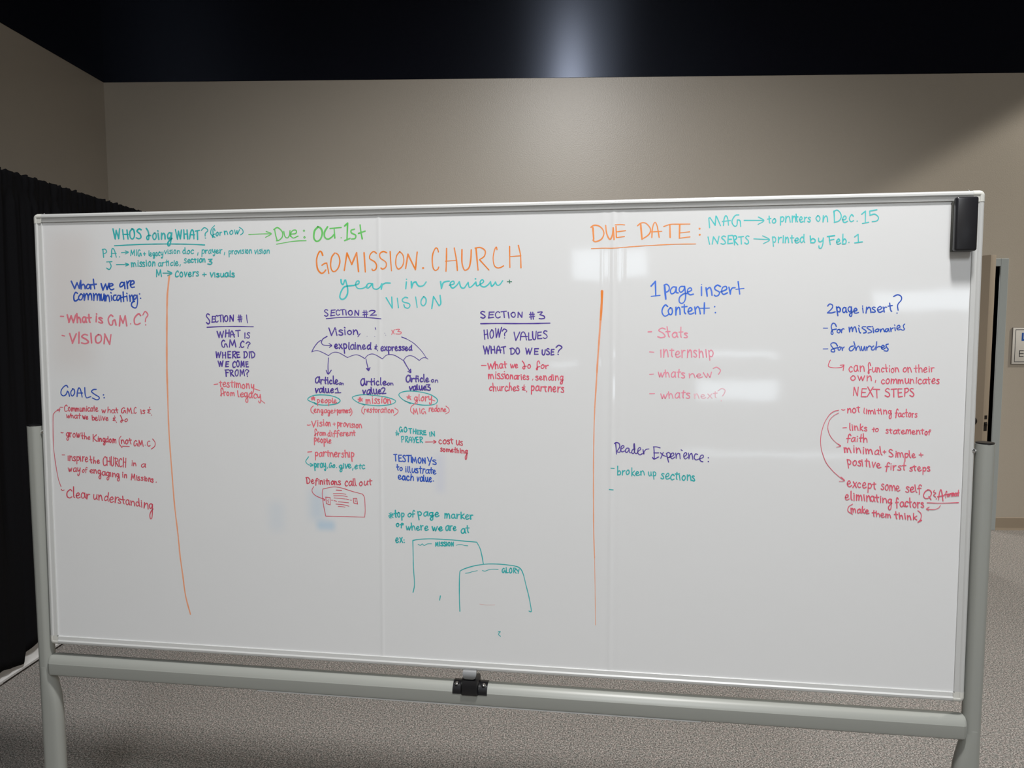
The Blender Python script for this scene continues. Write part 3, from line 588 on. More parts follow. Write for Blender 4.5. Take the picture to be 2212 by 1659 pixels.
INK = '''
=teal|teal handwriting reading WHOS doing WHAT? (for now), underlined
@220,475
W 24|WHOS|150 515 243 248 70 128
W 24|δoing|580 905 250 255 85 120 140 0.9
W 22|WHAT|958 1278 245 250 70 128
W 18|?|1295 1385 245 245 70 150
W 15|(|1405 1468 226 226 70 148
W 16|φor|1432 1560 208 200 48 70 95
W 16|now|1592 1790 190 182 52 60
W 15|)|1800 1862 195 195 70 110
S 18|165,335 350,325 500,318 700,313 900,312 1150,316 1335,325
=teal|small teal handwritten lines naming who does which task
W 17|P|12 80 485 485 50 108
W 17|A|125 198 485 485 50 105
D 8|115,474 230,480
S 14|255,425 340,420;305,402 345,420 305,442
W 15|MIG|370 522 470 466 50 82
W 14|+|540 576 462 462 50 55
W 15|legacy|605 795 468 466 50 80 75 0.7
W 14|vision|812 1015 440 436 42 60
W 15|doc|1050 1192 440 436 48 80 75
S 13|1250,425 1244,458
W 15|prayer|1295 1562 436 430 48 60 60 0.7
S 13|1596,420 1590,452
W 14|provision|1648 1950 442 432 46 60 50 0.8
W 14|vision|1982 2176 440 436 46 60
S 15|62,545 132,540;100,545 122,600 98,642 62,625
S 14|190,580 345,578;305,560 350,578 310,597
W 17|mission|385 698 605 600 58 70
W 15|article|735 995 600 592 50 70 72
S 13|1022,580 1014,598
W 16|Section|1068 1350 556 548 48 55 62
W 18|3|1372 1430 580 578 50 68
W 17|M|705 788 735 735 50 85
S 15|795,690 905,692;855,662 912,692 855,722
W 17|Covers|950 1262 738 728 58 78
W 15|+|1306 1356 735 735 50 55
W 17|visuals|1405 1728 738 738 50 70 72
=orange3|long orange divider line, left column edge
@0,0
S 4.6|366,594 363,622 361.3,645 360.6,700 360.4,750 360.7,800 362.2,850
S 3.4|362.2,850 363.5,895 366,948 371,1015 377,1090 384.5,1154 389,1200 394.5,1240 401,1287 411.5,1327
=blue|blue handwriting reading What we are communicating:
@100,580
S 24|325,165 *368,262 *400,185 *428,258 *442,172;448,155 *452,265 *455,225 480,205 500,225 505,262;570,215 540,205 522,235 530,260 555,255 *575,210 *575,210 578,266;612,140 618,200 *630,265;578,212 650,203
S 24|712,195 *736,280 *770,200 *790,272 *815,192;818,236 865,215 850,195 825,205 820,250 845,276 878,265
S 24|1010,185 975,180 955,215 965,240 1000,215 *1015,180 *1015,180 1022,262;1045,165 *1056,260 *1052,200 1075,165 1098,160;1095,215 1140,190 1130,160 1102,170 1092,215 1110,245 1145,240
S 23|405,322 380,310 358,360 365,415 390,418 415,398;450,330 420,370 430,405 460,400 475,350 452,328;490,325 *495,412 *505,350 525,325 540,350 *545,405 *550,350 570,325 585,345 592,408;612,325 *618,415 *625,350 645,328 660,350 *662,412 *668,350 684,330 694,350 698,415;712,332 714,400 730,412 745,372 *750,332 *750,332 758,420
S 22|770,345 *774,420 *780,370 800,345 815,370 824,430;845,352 850,415;838,312 843,318;905,345 880,350 868,385 880,412 905,410;955,350 930,350 915,390 930,415 955,385 *965,350 *965,350 972,432;998,305 1006,428;974,376 1040,362;1046,355 1053,420;1045,320 1049,327;1080,345 *1090,425 *1090,370 1110,345 1122,365 1130,420;1175,352 1145,346 1132,380 1147,400 1170,375 *1180,346 *1180,346 1186,430 1172,500 1142,510 1108,482 1114,442 1145,425
D 10|1212,330 1225,386
=pink|red handwriting reading What is G.M.C?
S 20|185,620 225,622
W 26|What|265 585 692 704 66 108 110
W 24|is|630 740 690 718 80 100
W 25|G|805 918 735 735 70 150
W 24|M|945 1052 738 738 70 138
D 8|1095,718
W 24|C|1130 1218 735 735 70 138
W 19|?|1255 1328 742 742 70 190
=pink|red handwriting reading VISION
S 18|205,868 240,876
W 26|VI|295 442 958 972 80 135
W 25|SI|452 608 972 972 80 130
W 25|ON|622 842 960 990 80 122
=blue|blue handwriting reading GOALS:
@100,815
S 19|280,128 262,105 228,122 195,168 192,215 220,240 255,225 *275,180 *275,180 290,200 302,246;345,150 320,190 325,232 345,240 368,205 362,160 340,148;400,250 405,190 420,140 440,150 455,200 466,256;400,205 472,204
S 19|500,135 505,220 522,264 545,262 578,250;648,157 612,160 588,186 630,222 680,252 688,276 655,292 598,268
D 10|743,228 752,265
=red|red handwriting reading Communicate what GMC is & what we belive & do, with bracket arrow
S 11|192,1420 155,1310 115,1080 92,850 88,520 100,470 130,438 175,425;140,424 178,408 165,450
S 14|178,388 215,388
W 15|Communicate|232 672 440 446 50 90 78
W 14|what|720 938 460 462 42 60 72
W 15|GM|970 1122 466 464 50 75
D 7|1128,465
W 14|C|1135 1172 465 465 50 75
W 14|is|1225 1282 472 474 48 60
W 13|&|1305 1365 492 492 50 108
W 14|what|258 442 525 532 42 60 68
W 15|we|472 544 542 544 42 50
W 15|belive|592 808 556 562 46 60 68
W 13|&|858 915 580 580 50 82
W 15|δo|962 1060 582 576 42 80 95
=red|red handwriting reading grow the Kingdom (not GM.C)
S 12|190,715 205,722 220,718
W 16|grow|258 442 765 785 60 60 60 0.85
W 15|the|455 572 798 806 38 70 80
W 16|Kingdom|598 912 828 856 48 98 78 0.7
W 13|(|942 988 905 908 50 155
W 16|not|972 1112 858 866 50 70 72
S 12|990,895 1080,898
W 15|GM|1132 1268 893 897 50 72
D 6|1285,880
W 14|C|1308 1348 895 895 50 72
W 14|)|1365 1418 935 935 50 132
=red|red handwriting reading inspire the CHURCH in a way of engaging in Missions
S 12|205,1008 240,1008
W 16|inspire|276 545 1078 1098 58 70 75 0.7
W 16|the|570 692 1112 1120 42 80 90
W 16|CHURCH|732 1040 1140 1168 60 112
W 14|in|1105 1168 1148 1152 48 60
W 16|a|1230 1288 1165 1165 46 60
W 15|way|285 442 1218 1228 50 60 60 0.9
W 14|of|465 532 1235 1238 42 60 65 0.3
W 16|engaging|565 955 1238 1305 52 60 60 1.0
W 15|in|985 1052 1302 1308 48 60
W 16|Mi|1100 1190 1330 1335 50 72
W 16|ssi|1190 1285 1338 1342 45 60
W 16|ons|1285 1390 1345 1362 45 60
D 7|1428,1360
=red|red handwriting reading Clear understanding
@100,880
S 14|195,1065 210,1078 232,1072
W 18|Clear|258 565 1165 1190 72 122 132
W 17|under|608 930 1195 1240 70 80 115
W 17|stand|928 1220 1240 1292 62 80 115
W 17|ing|1228 1390 1290 1335 70 80 100 1.7
=green|green handwriting with arrow reading Due: OCT.1st
@520,470
S 15|105,220 250,212 398,210;330,180 398,210 322,256
S 20|440,150 452,220 472,292;430,155 480,130 540,185 540,250 500,292 465,300
S 18|560,180 572,240 605,265 632,230 *640,170 *640,170 645,245
S 18|648,215 715,205 718,165 675,168 648,220 680,265 745,240
S 12|822,160 812,170 822,180 832,170 822,160;828,245 818,256 828,268 838,256 828,245
S 14|465,345 560,328 650,312 750,302 850,300
S 28|1005,120 960,170 950,260 985,308 1035,280 1060,200 1040,140 1000,118
S 27|1128,120 1090,185 1090,250 1130,280 1180,255 1212,220
S 22|1160,142 1305,128;1213,140 1222,265
D 8|1305,262
S 26|1350,108 *1388,72 *1380,290;1350,298 1420,270
S 23|1478,150 1435,165 1440,200 1492,228 1485,270 1440,278
S 24|1550,95 1562,190 1578,275;1530,205 1615,175
=orange|large orange handwritten heading GOMISSION.CHURCH
S 25|1065,490 1050,450 1025,440 995,500 985,570 1000,670 1045,722 1080,710 1105,680
S 20|1055,618 1090,595 *1118,590 *1118,590 1145,725
S 22|1220,460 1180,520 1168,620 1185,685 1220,700 1265,655 1288,570 1270,490 1235,460
S 25|1345,685 *1380,460 *1442,608 *1505,455 *1530,700
S 24|1602,455 1618,705
S 21|1762,462 1725,440 1685,475 1675,530 1740,575 1765,625 1750,675 1715,685 1705,668
S 21|1895,455 1850,440 1808,470 1815,525 1885,580 1885,640 1845,668 1822,655
S 20|1940,440 1948,560 1958,690
@820,500
S 20|262,260 220,320 210,420 232,480 262,482 300,440 315,370 300,300 262,262
S 24|338,480 *368,295 *465,495 *488,268
D 14|565,475
S 21|765,265 750,222 725,218 692,290 684,380 695,470 722,505 755,490 768,462
S 22|870,220 868,370 862,515;970,215 998,370 1010,505
S 14|855,385 1000,374
S 24|1070,235 1070,400 1095,490 1125,500 1165,460 1185,350 1190,238
S 24|1252,215 1265,360 1278,500
S 20|1240,215 1310,208 1370,250 1360,320 *1298,366 *1298,366 1420,500
S 18|1525,235 1515,202 1490,250 1474,350 1490,440 1530,472 1575,465 1610,445
S 20|1688,195 1690,330 1692,465;1802,180 1830,310 1836,470
S 14|1690,325 1835,315
=teal2|large teal cursive word year
@520,470
S 25|1302,805 1308,850 1330,868 *1350,815 *1362,812 1385,900 1388,980 1360,1040 1318,1062 1288,1035 1300,970 1340,905 1395,888 1470,880
S 22|1470,880 1530,858 1535,825 1505,830 1492,875 1520,918 1580,920 1640,890
S 22|1705,858 1660,855 1628,895 1655,915 1700,870 *1712,858 *1712,858 1720,915 1765,930 1808,905 *1832,858 *1826,928 *1840,872 1880,850 1940,850
@820,500
=teal2|large teal cursive word in
S 23|348,655 340,745
D 9|350,620
S 24|412,650 *416,732 *438,665 470,655 490,690 520,712 570,700 605,655
=teal2|large teal cursive word review
S 24|792,650 *803,738 *803,738 825,670 860,650 905,645
S 22|905,698 965,680 960,645 925,660 918,700 950,735 1000,700 *1035,650 *1035,650 1055,720 1095,735 1130,690 *1150,660 *1150,660 1165,725 1205,705 *1250,655 *1250,655 1262,705 1300,690 1350,655 1335,625 1308,650 1312,700 1360,720 1410,690 *1440,650 *1440,650 1455,710 1490,680 *1505,655 *1505,655 1525,695 1560,690 1598,640
D 11|1245,615
=teal2|large teal handwriting reading VISION
S 20|85,860 *165,995 *158,850
S 20|230,865 245,990
S 19|365,862 330,855 295,885 310,915 380,935 395,965 370,995 330,985 315,950
S 19|468,850 488,985
S 21|572,845 542,890 540,940 568,965 600,930 602,875 575,845
S 21|678,1000 *700,842 *772,965 795,930 785,830
=darkgreen|small dark green plus sign after review
S 14|1685,630 1690,672;1658,652 1715,652
=purple|purple handwriting under SECTION #1
@400,650
W 20|S|275 332 296 296 60 130
W 19|E|338 388 275 275 60 88
W 19|CTI|388 505 275 272 60 84
W 19|ON|505 638 270 262 60 82
W 16|#|685 758 270 270 60 90
S 16|797,182 802,240 812,285
S 17|285,342 500,332 700,331 885,335
W 20|WHAT|416 715 472 468 60 88
W 17|IS|768 842 486 486 60 80
W 19|GM|472 665 602 600 60 95
D 8|705,600
W 19|C|712 768 600 600 60 78
W 17|?|785 842 612 612 60 92
W 19|WHERE|392 718 738 736 60 80
W 19|DID|755 915 742 738 60 78
W 20|WE|430 565 852 850 60 72
W 19|COME|612 828 860 856 60 76
W 18|FROM|522 778 974 974 60 86
W 16|?|780 830 978 978 60 96
=salmon|red handwriting reading testimony from legacy
S 14|375,1085 425,1078
W 17|testimony|442 898 1110 1145 62 70 85 1.0
S 12|895,1140 970,1163
W 17|φrom|455 642 1225 1228 46 80 92 0.2
W 17|legacy|682 985 1245 1265 60 70 85 1.0
S 12|985,1290 1035,1328
=purple|purple handwriting under SECTION #2 with an umbrella and three arrows
@640,640
W 19|SE|365 498 258 248 60 84
W 18|CTI|515 658 245 243 60 66
W 18|ON|672 825 246 246 60 66
W 15|#|865 948 265 265 60 85
W 17|2|955 1050 250 246 60 76
S 15|390,290 550,276 750,270 950,278 1100,292
W 20|Visi|412 650 510 500 68 105
W 19|on|660 802 495 495 60 70
S 14|830,485 800,525
S 12|1025,408 1032,430
D 4|920,520 1020,523 1150,480 1162,505
S 14|1370,528 1430,552
S 10|1430,552 1520,605 1600,680 1650,740 1690,800
S 18|400,520 345,555 325,598
S 13|325,598 345,628 390,636 455,638;425,612 462,638 430,662
S 13|320,570 280,600 240,650 205,712
S 11|200,722 240,708 280,706 340,728 *420,770 *420,770 460,738 510,725 570,740 *665,795 *665,795 720,772 780,758 835,775 *890,808 *890,808 930,765 985,748 1040,765 *1120,812 *1120,812 1170,765 1230,756 1290,772 *1390,832 *1390,832 1430,785 1480,770 1530,785 *1598,832 *1598,832 1640,800 1680,798 1710,815
S 15|420,800 412,900 415,1010;388,960 415,1010 455,960
S 15|905,815 922,890 940,960;910,935 940,965 958,925;920,940 950,940
S 16|1395,835 1440,915 1485,985;1450,975 1488,990 1485,945;1465,965 1480,955
W 20|explained|498 972 680 692 62 80 92 0.8
W 17|&|1012 1062 705 705 60 80
W 20|expressed|1098 1505 706 702 54 70 75 0.8
W 20|a|245 312 1130 1128 85 90
W 19|rticle|315 550 1132 1138 55 80 95
W 14|on|555 618 1146 1150 26 30
W 20|value|243 488 1248 1256 58 70 78
W 18|1|508 578 1254 1254 60 66
W 20|a|838 905 1160 1156 85 90
W 19|rticle|908 1168 1150 1150 52 80 95
W 14|on|1180 1265 1152 1154 30 30
W 20|value|858 1112 1265 1268 58 70 80
W 19|2|1112 1168 1260 1258 60 74
W 20|a|1425 1492 1110 1106 80 90
W 19|rticle|1495 1722 1106 1108 48 80 90
W 14|on|1750 1842 1112 1118 32 30
W 20|value|1465 1692 1216 1216 52 70 72
W 19|3|1692 1756 1216 1216 60 76
=teal|teal oval drawn around the word people
S 16|265,1395 200,1372 150,1342 175,1308 240,1285 340,1280 450,1290 540,1322 570,1358 530,1392 440,1410 340,1412 250,1398 238,1382
=teal|teal oval drawn around the word mission
S 15|890,1412 800,1378 735,1330 745,1300 860,1277 1000,1285 1150,1305 1265,1340 1288,1372 1220,1405 1070,1420 930,1410 850,1395
=teal|teal oval drawn around the word glory
S 15|1480,1392 1390,1345 1335,1290 1350,1255 1430,1232 1560,1235 1720,1268 1820,1325 1828,1375 1770,1408 1640,1412 1500,1388 1410,1358
=salmon|red starred word people with a note in brackets below
S 20|200,1325 240,1320;205,1345 222,1305 238,1348;218,1330 222,1335
S 8|195,1345 *222,1300 *242,1350 *190,1315 *246,1315 *195,1345
W 17|people|272 528 1378 1386 46 60 65 0.9
W 13|(|185 232 1522 1522 50 115
W 15|engage|232 482 1508 1520 46 60 60 0.8
W 12|+|485 520 1512 1512 50 40
W 14|partners|530 702 1514 1512 40 50 52 0.7
W 13|)|700 728 1552 1552 50 98
=salmon|red starred word mission with (restoration) below
S 12|818,1312 *832,1372 *832,1312 *860,1362 *800,1335 *862,1330 *810,1370 *834,1308
S 16|835,1320 835,1350
W 17|mission|902 1232 1392 1388 64 70
W 13|(|842 882 1530 1530 50 105
W 15|restoration|880 1268 1505 1512 44 60 66
W 13|)|1262 1320 1545 1545 50 105
=salmon|red starred word glory with (MIG redone) below
S 9|1445,1335 *1462,1278 *1490,1345 *1432,1305 *1490,1300 *1445,1335;1452,1310 1475,1320
W 17|glory|1532 1762 1355 1358 60 70 88 0.7
S 12|1740,1335 1798,1358
W 13|(|1475 1525 1525 1525 50 115
W 15|MIG|1522 1682 1524 1526 50 76
W 15|redone|1720 1948 1500 1496 46 60 85
W 13|)|1940 2002 1525 1525 50 105
=salmon|small red x3 above the umbrella
S 12|1240,440 1275,490;1275,432 1238,495
S 13|1292,430 1340,428 *1318,455 *1318,455 1362,465 1350,488 1292,488
=salmon|red handwritten points on vision, people and partnership
@640,850
S 14|143,408 160,412 185,406
W 17|Visi|195 372 432 420 55 85
W 17|on|380 452 420 420 48 60
W 13|+|475 515 420 420 50 45
W 16|provision|532 852 425 450 52 60 50 0.6
W 16|φrom|235 388 545 545 46 75 88 0.2
W 16|different|408 770 556 545 44 60 75
W 17|people|232 455 625 650 52 60 70 0.9
=salmon|red handwriting reading partnership
S 16|150,760 200,755
W 18|partnership|242 758 812 828 60 70 85 0.85
=teal|teal handwriting reading pray, Go, give, etc with a hooked arrow
S 14|160,822 130,865 125,890 160,925 215,930;180,905 218,930 185,947
W 18|pray|235 388 962 962 55 60 60 0.7
S 12|410,955 405,972
W 17|Go|424 506 962 958 40 58
D 7|525,962
W 18|give|558 712 974 968 50 60 65 0.9
S 14|738,970 732,995
W 18|etc|755 892 980 974 48 60 65
=red|red handwriting reading Definitions call out
W 18|Definitions|132 575 1168 1190 50 82 72
W 17|call|630 782 1205 1195 66 80 92
W 17|out|815 980 1195 1190 55 70 80
=red|red drawing of a page with text lines and two small boxes
S 11|345,1240 410,1225 480,1213 540,1216 610,1232 700,1262 780,1285 *860,1305 *860,1305 885,1350 893,1450 895,1530 *888,1605 *888,1605 760,1602 640,1598 *383,1592 *383,1592 360,1480 345,1390 338,1300 *345,1240
S 12|228,1208 205,1250 215,1290 260,1330 365,1375;345,1362 372,1378 358,1392
S 14|520,1253 588,1258
S 10|480,1300 580,1298 645,1308;485,1328 600,1328 665,1340;490,1355 570,1362 640,1370;545,1405 680,1418;515,1435 600,1442 685,1462;545,1465 590,1468 635,1475;455,1385 475,1386;490,1390 525,1398;650,1370 685,1378;700,1384 720,1385
S 11|380,1345 *440,1350 *442,1445 *390,1430 *384,1345;740,1362 *785,1362 *797,1435 *747,1422 *740,1362
S 7|415,1370 418,1382;405,1390 420,1395;408,1405 422,1402;410,1420 420,1412;758,1378 775,1380;762,1392 778,1396;765,1405 775,1405
=teal|small teal handwriting reading GO THERE IN PRAYER with a star
W 18|GO|1340 1442 500 495 50 66
W 18|THERE|1465 1690 515 538 50 60
W 17|IN|1728 1802 555 552 50 60
W 18|PRAYER|1365 1642 632 640 50 76
S 13|1305,480 1300,545;1290,510 1335,520;1318,495 1325,545;1295,535 1330,530
=red|red handwriting with arrow reading cost us something
S 13|1678,630 1812,628;1785,608 1815,628 1782,647
W 17|cost|1852 2040 655 655 54 70 70
W 17|us|2075 2165 668 678 55 60
@820,900
W 17|something|790 1142 448 482 42 60 65 1.7
=blue2|blue handwriting reading TESTIMONYS to illustrate each value
@640,850
W 19|TESTI|1272 1500 872 892 60 85
W 19|MON|1505 1690 895 908 60 78
W 18|Y|1690 1758 935 935 60 110
W 17|s|1772 1822 922 922 62 70
W 18|to|1305 1382 1000 998 46 70 80
W 18|illustrate|1415 1818 1022 1042 56 80 84
W 19|each|1322 1525 1112 1132 55 70 84
W 18|value|1565 1765 1138 1145 55 70 75
D 8|1782,1135
=teal|teal handwriting reading top of page marker of where we are at
@820,900
S 16|148,1245 148,1322;118,1290 180,1275;125,1255 175,1312;175,1255 128,1312
W 21|top|195 322 1308 1305 58 95 105 0.7
W 19|of|362 462 1302 1298 50 80 95 0.1
W 20|page|495 778 1290 1296 58 70 70 0.95
W 20|marker|842 1218 1318 1330 58 70 78
W 19|of|213 312 1425 1440 48 55 60 0.3
W 19|where|338 630 1470 1472 56 70 88
W 20|we|680 818 1485 1480 56 60
W 19|are|858 995 1480 1480 62 70
W 19|at|1058 1170 1508 1508 62 80 95
W 19|ex|208 305 1640 1636 64 70
D 8|318,1600 322,1632
=teal|teal page outline headed MISSION, numbered 1
@810,1100
S 15|495,1078 512,1000 512,920 500,760 497,600 *492,405 *492,405 560,392 680,384 800,386 1000,398 1150,412 *1322,427 *1322,427 1365,510 1390,610 1408,708
W 18|MISSION|785 1025 476 476 40 50
S 17|850,1125 840,1180
S 11|560,455 590,468 615,450 640,470 680,450 735,448;1055,467 1090,458 1130,460 1165,470 1205,473
=teal|teal page outline headed GLORY, numbered 2
S 15|1103,1325 1098,1200 1096,1050 1100,840 1125,790 1260,742 1410,715 1540,710 1680,718 1820,738 1885,768 1925,840 1960,980 2000,1140 2030,1310 2018,1330 2000,1320
W 17|GLORY|1648 1878 818 832 50 64
S 11|1175,830 1230,822 1270,808 1330,797;1395,795 1430,802 1480,785 1530,778 1600,780
S 13|1600,1592 1628,1588 1605,1622 1630,1650
=faintred|faint leftover red marker line on the lower board
S 7|1360,1232 1460,1243 1555,1241
=purple|purple handwriting under SECTION #3
@1000,650
W 22|SE|230 395 222 216 60 86
W 19|CT|418 570 220 218 60 78
W 19|I|585 612 222 222 60 76
W 19|ON|622 782 212 212 60 68
W 18|#|865 950 235 235 60 90
S 19|972,148 1030,143 *1000,178 *1000,178 1050,195 1060,222 1020,232 990,228
S 20|232,295 450,292 700,294 900,293 1130,288
W 20|HOW|275 500 495 468 60 112
W 18|?|508 568 490 490 60 130
W 18|VA|645 832 512 508 60 112
W 20|LU|842 960 512 505 60 108
W 18|ES|962 1108 492 480 60 98
W 20|WHAT|265 562 682 678 60 98
W 19|DO|612 748 688 682 60 84
W 20|WE|808 978 690 690 60 74
W 20|USE|1022 1182 700 700 60 72
W 19|?|1192 1275 700 700 60 130
=red2|red handwriting reading What we do for missionaries, sending churches & partners
S 15|240,838 300,838
W 18|What|318 570 880 872 55 82 88
W 17|we|612 718 868 868 46 60
W 17|δo|775 892 880 872 50 80 98
W 17|φor|948 1110 882 876 48 75 98
W 18|missi|330 560 1010 1008 66 80
W 17|onaries|560 862 1008 1025 56 70
S 12|910,1012 902,1030
W 17|sending|945 1302 1025 1032 56 80 85 0.7
W 17|churches|342 735 1168 1165 60 80 105
W 14|&|768 828 1182 1182 60 85
W 18|partners|882 1315 1165 1185 66 70 75 0.7
=orange|long orange divider line right of SECTION #3
@0,0
S 6.6|1300.5,629 1300,650 1299.2,664
S 5.9|1299.2,664 1298.4,678 1297.4,690
=orange3|paler lower run of the orange divider line right of SECTION #3
S 5.2|1297.4,690 1295.8,712 1294.5,730
S 4.5|1294.5,730 1291,780 1289.5,805
S 3.9|1289.5,805 1288,830 1284.8,880
S 2.8|1284.8,880 1283.2,930 1282,1000 1282,1080 1282.5,1150 1284.5,1205
S 1.6|1284.5,1205 1285.5,1280 1286.5,1350
=orange2|large orange underlined heading DUE DATE:
@1260,450
S 28|125,255 135,400
S 22|100,245 140,220 200,228 250,270 268,330 240,395 190,425 150,432 125,412
S 24|290,222 305,330 345,402 378,345 *388,255 *388,255 400,405
S 24|425,235 430,375
S 17|415,215 480,210 538,215;430,305 548,290;430,380 535,366
S 27|745,205 762,400
S 20|705,225 750,190 810,192 865,250 872,300 840,350 770,396
S 20|890,378 897,270 915,200 938,185 962,240 985,375
S 15|880,305 1020,298
S 18|1045,235 1130,208 1240,205
S 25|1124,210 1128,375
S 25|1252,212 1248,385
S 17|1240,206 1385,203;1255,318 1380,304;1245,388 1385,370
D 13|1510,263 1512,342
S 14|105,523 250,517 400,517 600,500 900,480 1200,466 1460,462
=teal2|teal handwriting reading MAG to printers on Dec.15, INSERTS printed by Feb. 1
S 19|1640,250 *1630,128 *1645,120 *1712,220 *1722,100 *1730,105 *1782,225
S 19|1820,222 1828,140 1850,95 1875,130 1885,218;1805,170 1910,158
S 19|2020,85 1975,92 1935,150 1935,195 1965,232 1995,215 *2000,150 *2000,150 2035,160 2045,235
W 20|IN|1622 1760 465 455 60 105
W 20|SE|1785 1930 466 460 60 110
W 20|RTS|1950 2155 468 464 60 112
@1590,440
S 16|105,216 360,216;290,172 362,218 285,268
W 19|to|410 522 250 245 62 90 100
W 19|prin|570 780 240 238 72 85 80 0.6
W 19|ters|775 968 236 242 70 80 105
W 19|on|1038 1192 232 228 78 80
S 20|1272,95 1278,240
S 18|1265,105 1310,82 1355,120 1365,175 1335,222 1275,242
W 19|ec|1380 1530 240 235 95 80
D 9|1572,225
S 18|1632,135 *1680,95 *1678,250;1640,256 1722,240
S 19|1828,78 *1735,95 *1738,150 *1738,150 1800,135 1848,175 1830,220 1768,232
S 14|230,455 430,465;345,415 435,467 355,517
W 19|printed|472 890 505 508 72 90 105 0.6
W 19|by|960 1135 512 508 60 90 95 1.2
W 19|Feb|1200 1435 530 520 68 128 128
D 8|1465,500
S 18|1538,430 *1585,395 *1588,502;1540,508 1640,494
=blue3|large blue handwriting reading 1 page insert content:
@1350,600
S 24|340,108 *395,46 *400,235
S 18|340,240 455,228
S 30|515,110 522,190 530,275
S 24|508,95 545,85 575,120 568,165 535,188
S 23|665,122 622,120 590,165 605,208 648,185 *668,122 *668,122 665,185 690,196
S 22|770,112 722,115 703,155 725,188 765,155 *775,112 *775,112 788,220 778,295 742,332 706,312 712,250 770,205 825,205
S 22|818,185 865,160 852,130 820,145 812,190 845,220 888,212
S 23|993,118 994,228
D 7|995,88
S 24|1052,130 *1068,238 *1062,155 1100,125 1122,165 1130,225
S 23|1240,112 1200,95 1165,125 1175,155 1225,185 1215,225 1180,238 1160,225
S 22|1245,182 1318,150 1312,112 1270,125 1255,180 1280,215 1330,195
S 24|1350,122 *1368,212 *1372,165 1395,132 1430,128
S 24|1470,50 1490,210
S 15|1440,150 1545,137
S 22|555,372 525,352 490,395 482,450 510,495 545,490 575,465
W 23|onten|560 985 482 462 95 100 118
S 23|1032,325 1028,465
S 14|975,396 1098,393
D 10|1165,375 1174,452
=pink2|faded pink handwriting reading Stats
S 22|303,702 345,700
W 20|Stats|415 822 775 775 70 145 135
=pink2|faded pink handwriting reading internship
S 15|320,962 375,966
W 19|internship|452 1158 1025 1035 92 95 110 0.4
=pink2|faded pink handwriting reading whats new?
S 14|320,1255 372,1250
W 19|whats|428 778 1280 1298 68 90 100
W 16|new|828 1142 1300 1285 58 70
S 16|1145,1178 1190,1160 1235,1190 1238,1215 1215,1252
=pink2|faded pink word whats, last of the list
S 14|320,1505 385,1503
W 18|whats|460 845 1562 1560 68 85 92
=pink3|very faded pink word next? at the end of the list
W 16|next|902 1200 1565 1560 58 70 75
S 15|1208,1468 1255,1438 1298,1458 1290,1500 1265,1535
D 7|1250,1597
=purple|purple handwriting reading Reader Experience:
@1280,930
S 18|300,160 306,230 312,305
S 18|285,168 310,155 345,170 352,215 318,272 355,282
S 17|355,282 368,245 408,216 398,195 375,207 366,250 382,276 420,264;470,230 445,230 425,260 440,285 465,265 *475,235 *475,235 482,285 508,288;552,240 522,246 508,280 526,300 546,270 546,190 540,170 536,200 546,280 572,298 600,262 626,244 615,220 592,238 588,290 615,315 645,300;655,248 665,306 *668,275 695,245 732,238
S 17|795,210 800,290 800,370;790,212 835,212 878,225;795,290 858,290;778,348 800,370 858,342
S 17|882,288 915,320 955,335;918,283 886,360;962,300 972,350 988,410;958,300 988,284 1012,310 998,345 972,352 1018,342 1056,315 1045,290 1022,305 1016,345 1035,366 1068,345;1080,292 *1086,362 *1092,315 1112,295 1128,302;1132,302 1138,366;1150,250 1165,260;1186,342 1222,310 1210,286 1187,305 1186,345 1206,368 1238,345;1246,292 *1252,366 *1260,320 1284,296 1296,330 1302,372;1365,310 1335,305 1320,350 1342,380 1385,368 1436,348 1434,320 1406,325 1392,365 1404,395 1432,405
D 9|1503,353 1503,402
=teal|teal handwriting reading broken up sections
S 13|238,488 282,492
W 18|bro|318 482 575 572 62 100 132
W 18|ken|500 678 588 575 58 80 105
W 17|up|728 832 585 588 58 60 60 0.8
W 19|sections|888 1335 625 655 72 90 95
=teal|lone teal dash below broken up sections
S 15|218,765 268,770
=blue2|blue handwriting reading 2page insert?
@1740,620
S 21|288,245 315,220 350,235 345,275 *285,335 *285,335 340,335 385,322
W 22|page|405 685 330 338 72 80 80 0.6
W 21|insert|735 1132 332 318 72 95 108
S 20|1145,122 1195,100 1240,120 1245,165 1205,215 1195,250 1202,300
D 9|1188,338
=blue2|blue handwriting reading for missionaries
S 14|232,533 288,533
S 19|400,512 385,480 355,470 335,510 345,560 358,600 345,615 332,597 350,558 400,545;440,550 415,557 412,585 435,595 450,570 435,548;460,550 *468,592 *470,565 485,540 500,546
S 19|565,522 *572,582 *580,540 600,520 *610,576 *620,535 642,516 654,545 662,582;690,532 700,582 715,595;692,500 698,508
S 19|782,514 748,515 735,532 778,562 788,586 755,597;852,514 815,514 800,532 845,562 858,584 812,597;878,532 884,592;868,510 873,516
S 18|930,545 905,562 912,580 945,572 950,548 930,544;968,545 *974,582 *984,552 1006,540 1018,560 1024,580;1075,540 1045,545 1035,570 1055,580 *1080,545 *1080,545 1086,580;1103,530 *1110,577 *1112,547 1138,530;1160,525 1166,566;1155,490 1161,498;1186,541 1225,520 1215,496 1191,510 1188,545 1210,556 1236,545;1288,480 1270,500 1276,530 1287,545 1266,560 1238,550
=blue2|blue handwriting reading for churches
S 14|230,803 290,802
S 19|415,765 392,730 352,724 328,748 355,790 380,825 370,842 335,836 346,806 420,786;450,775 425,790 425,815 445,817 456,792 445,774;470,780 *480,822 *482,796 502,778
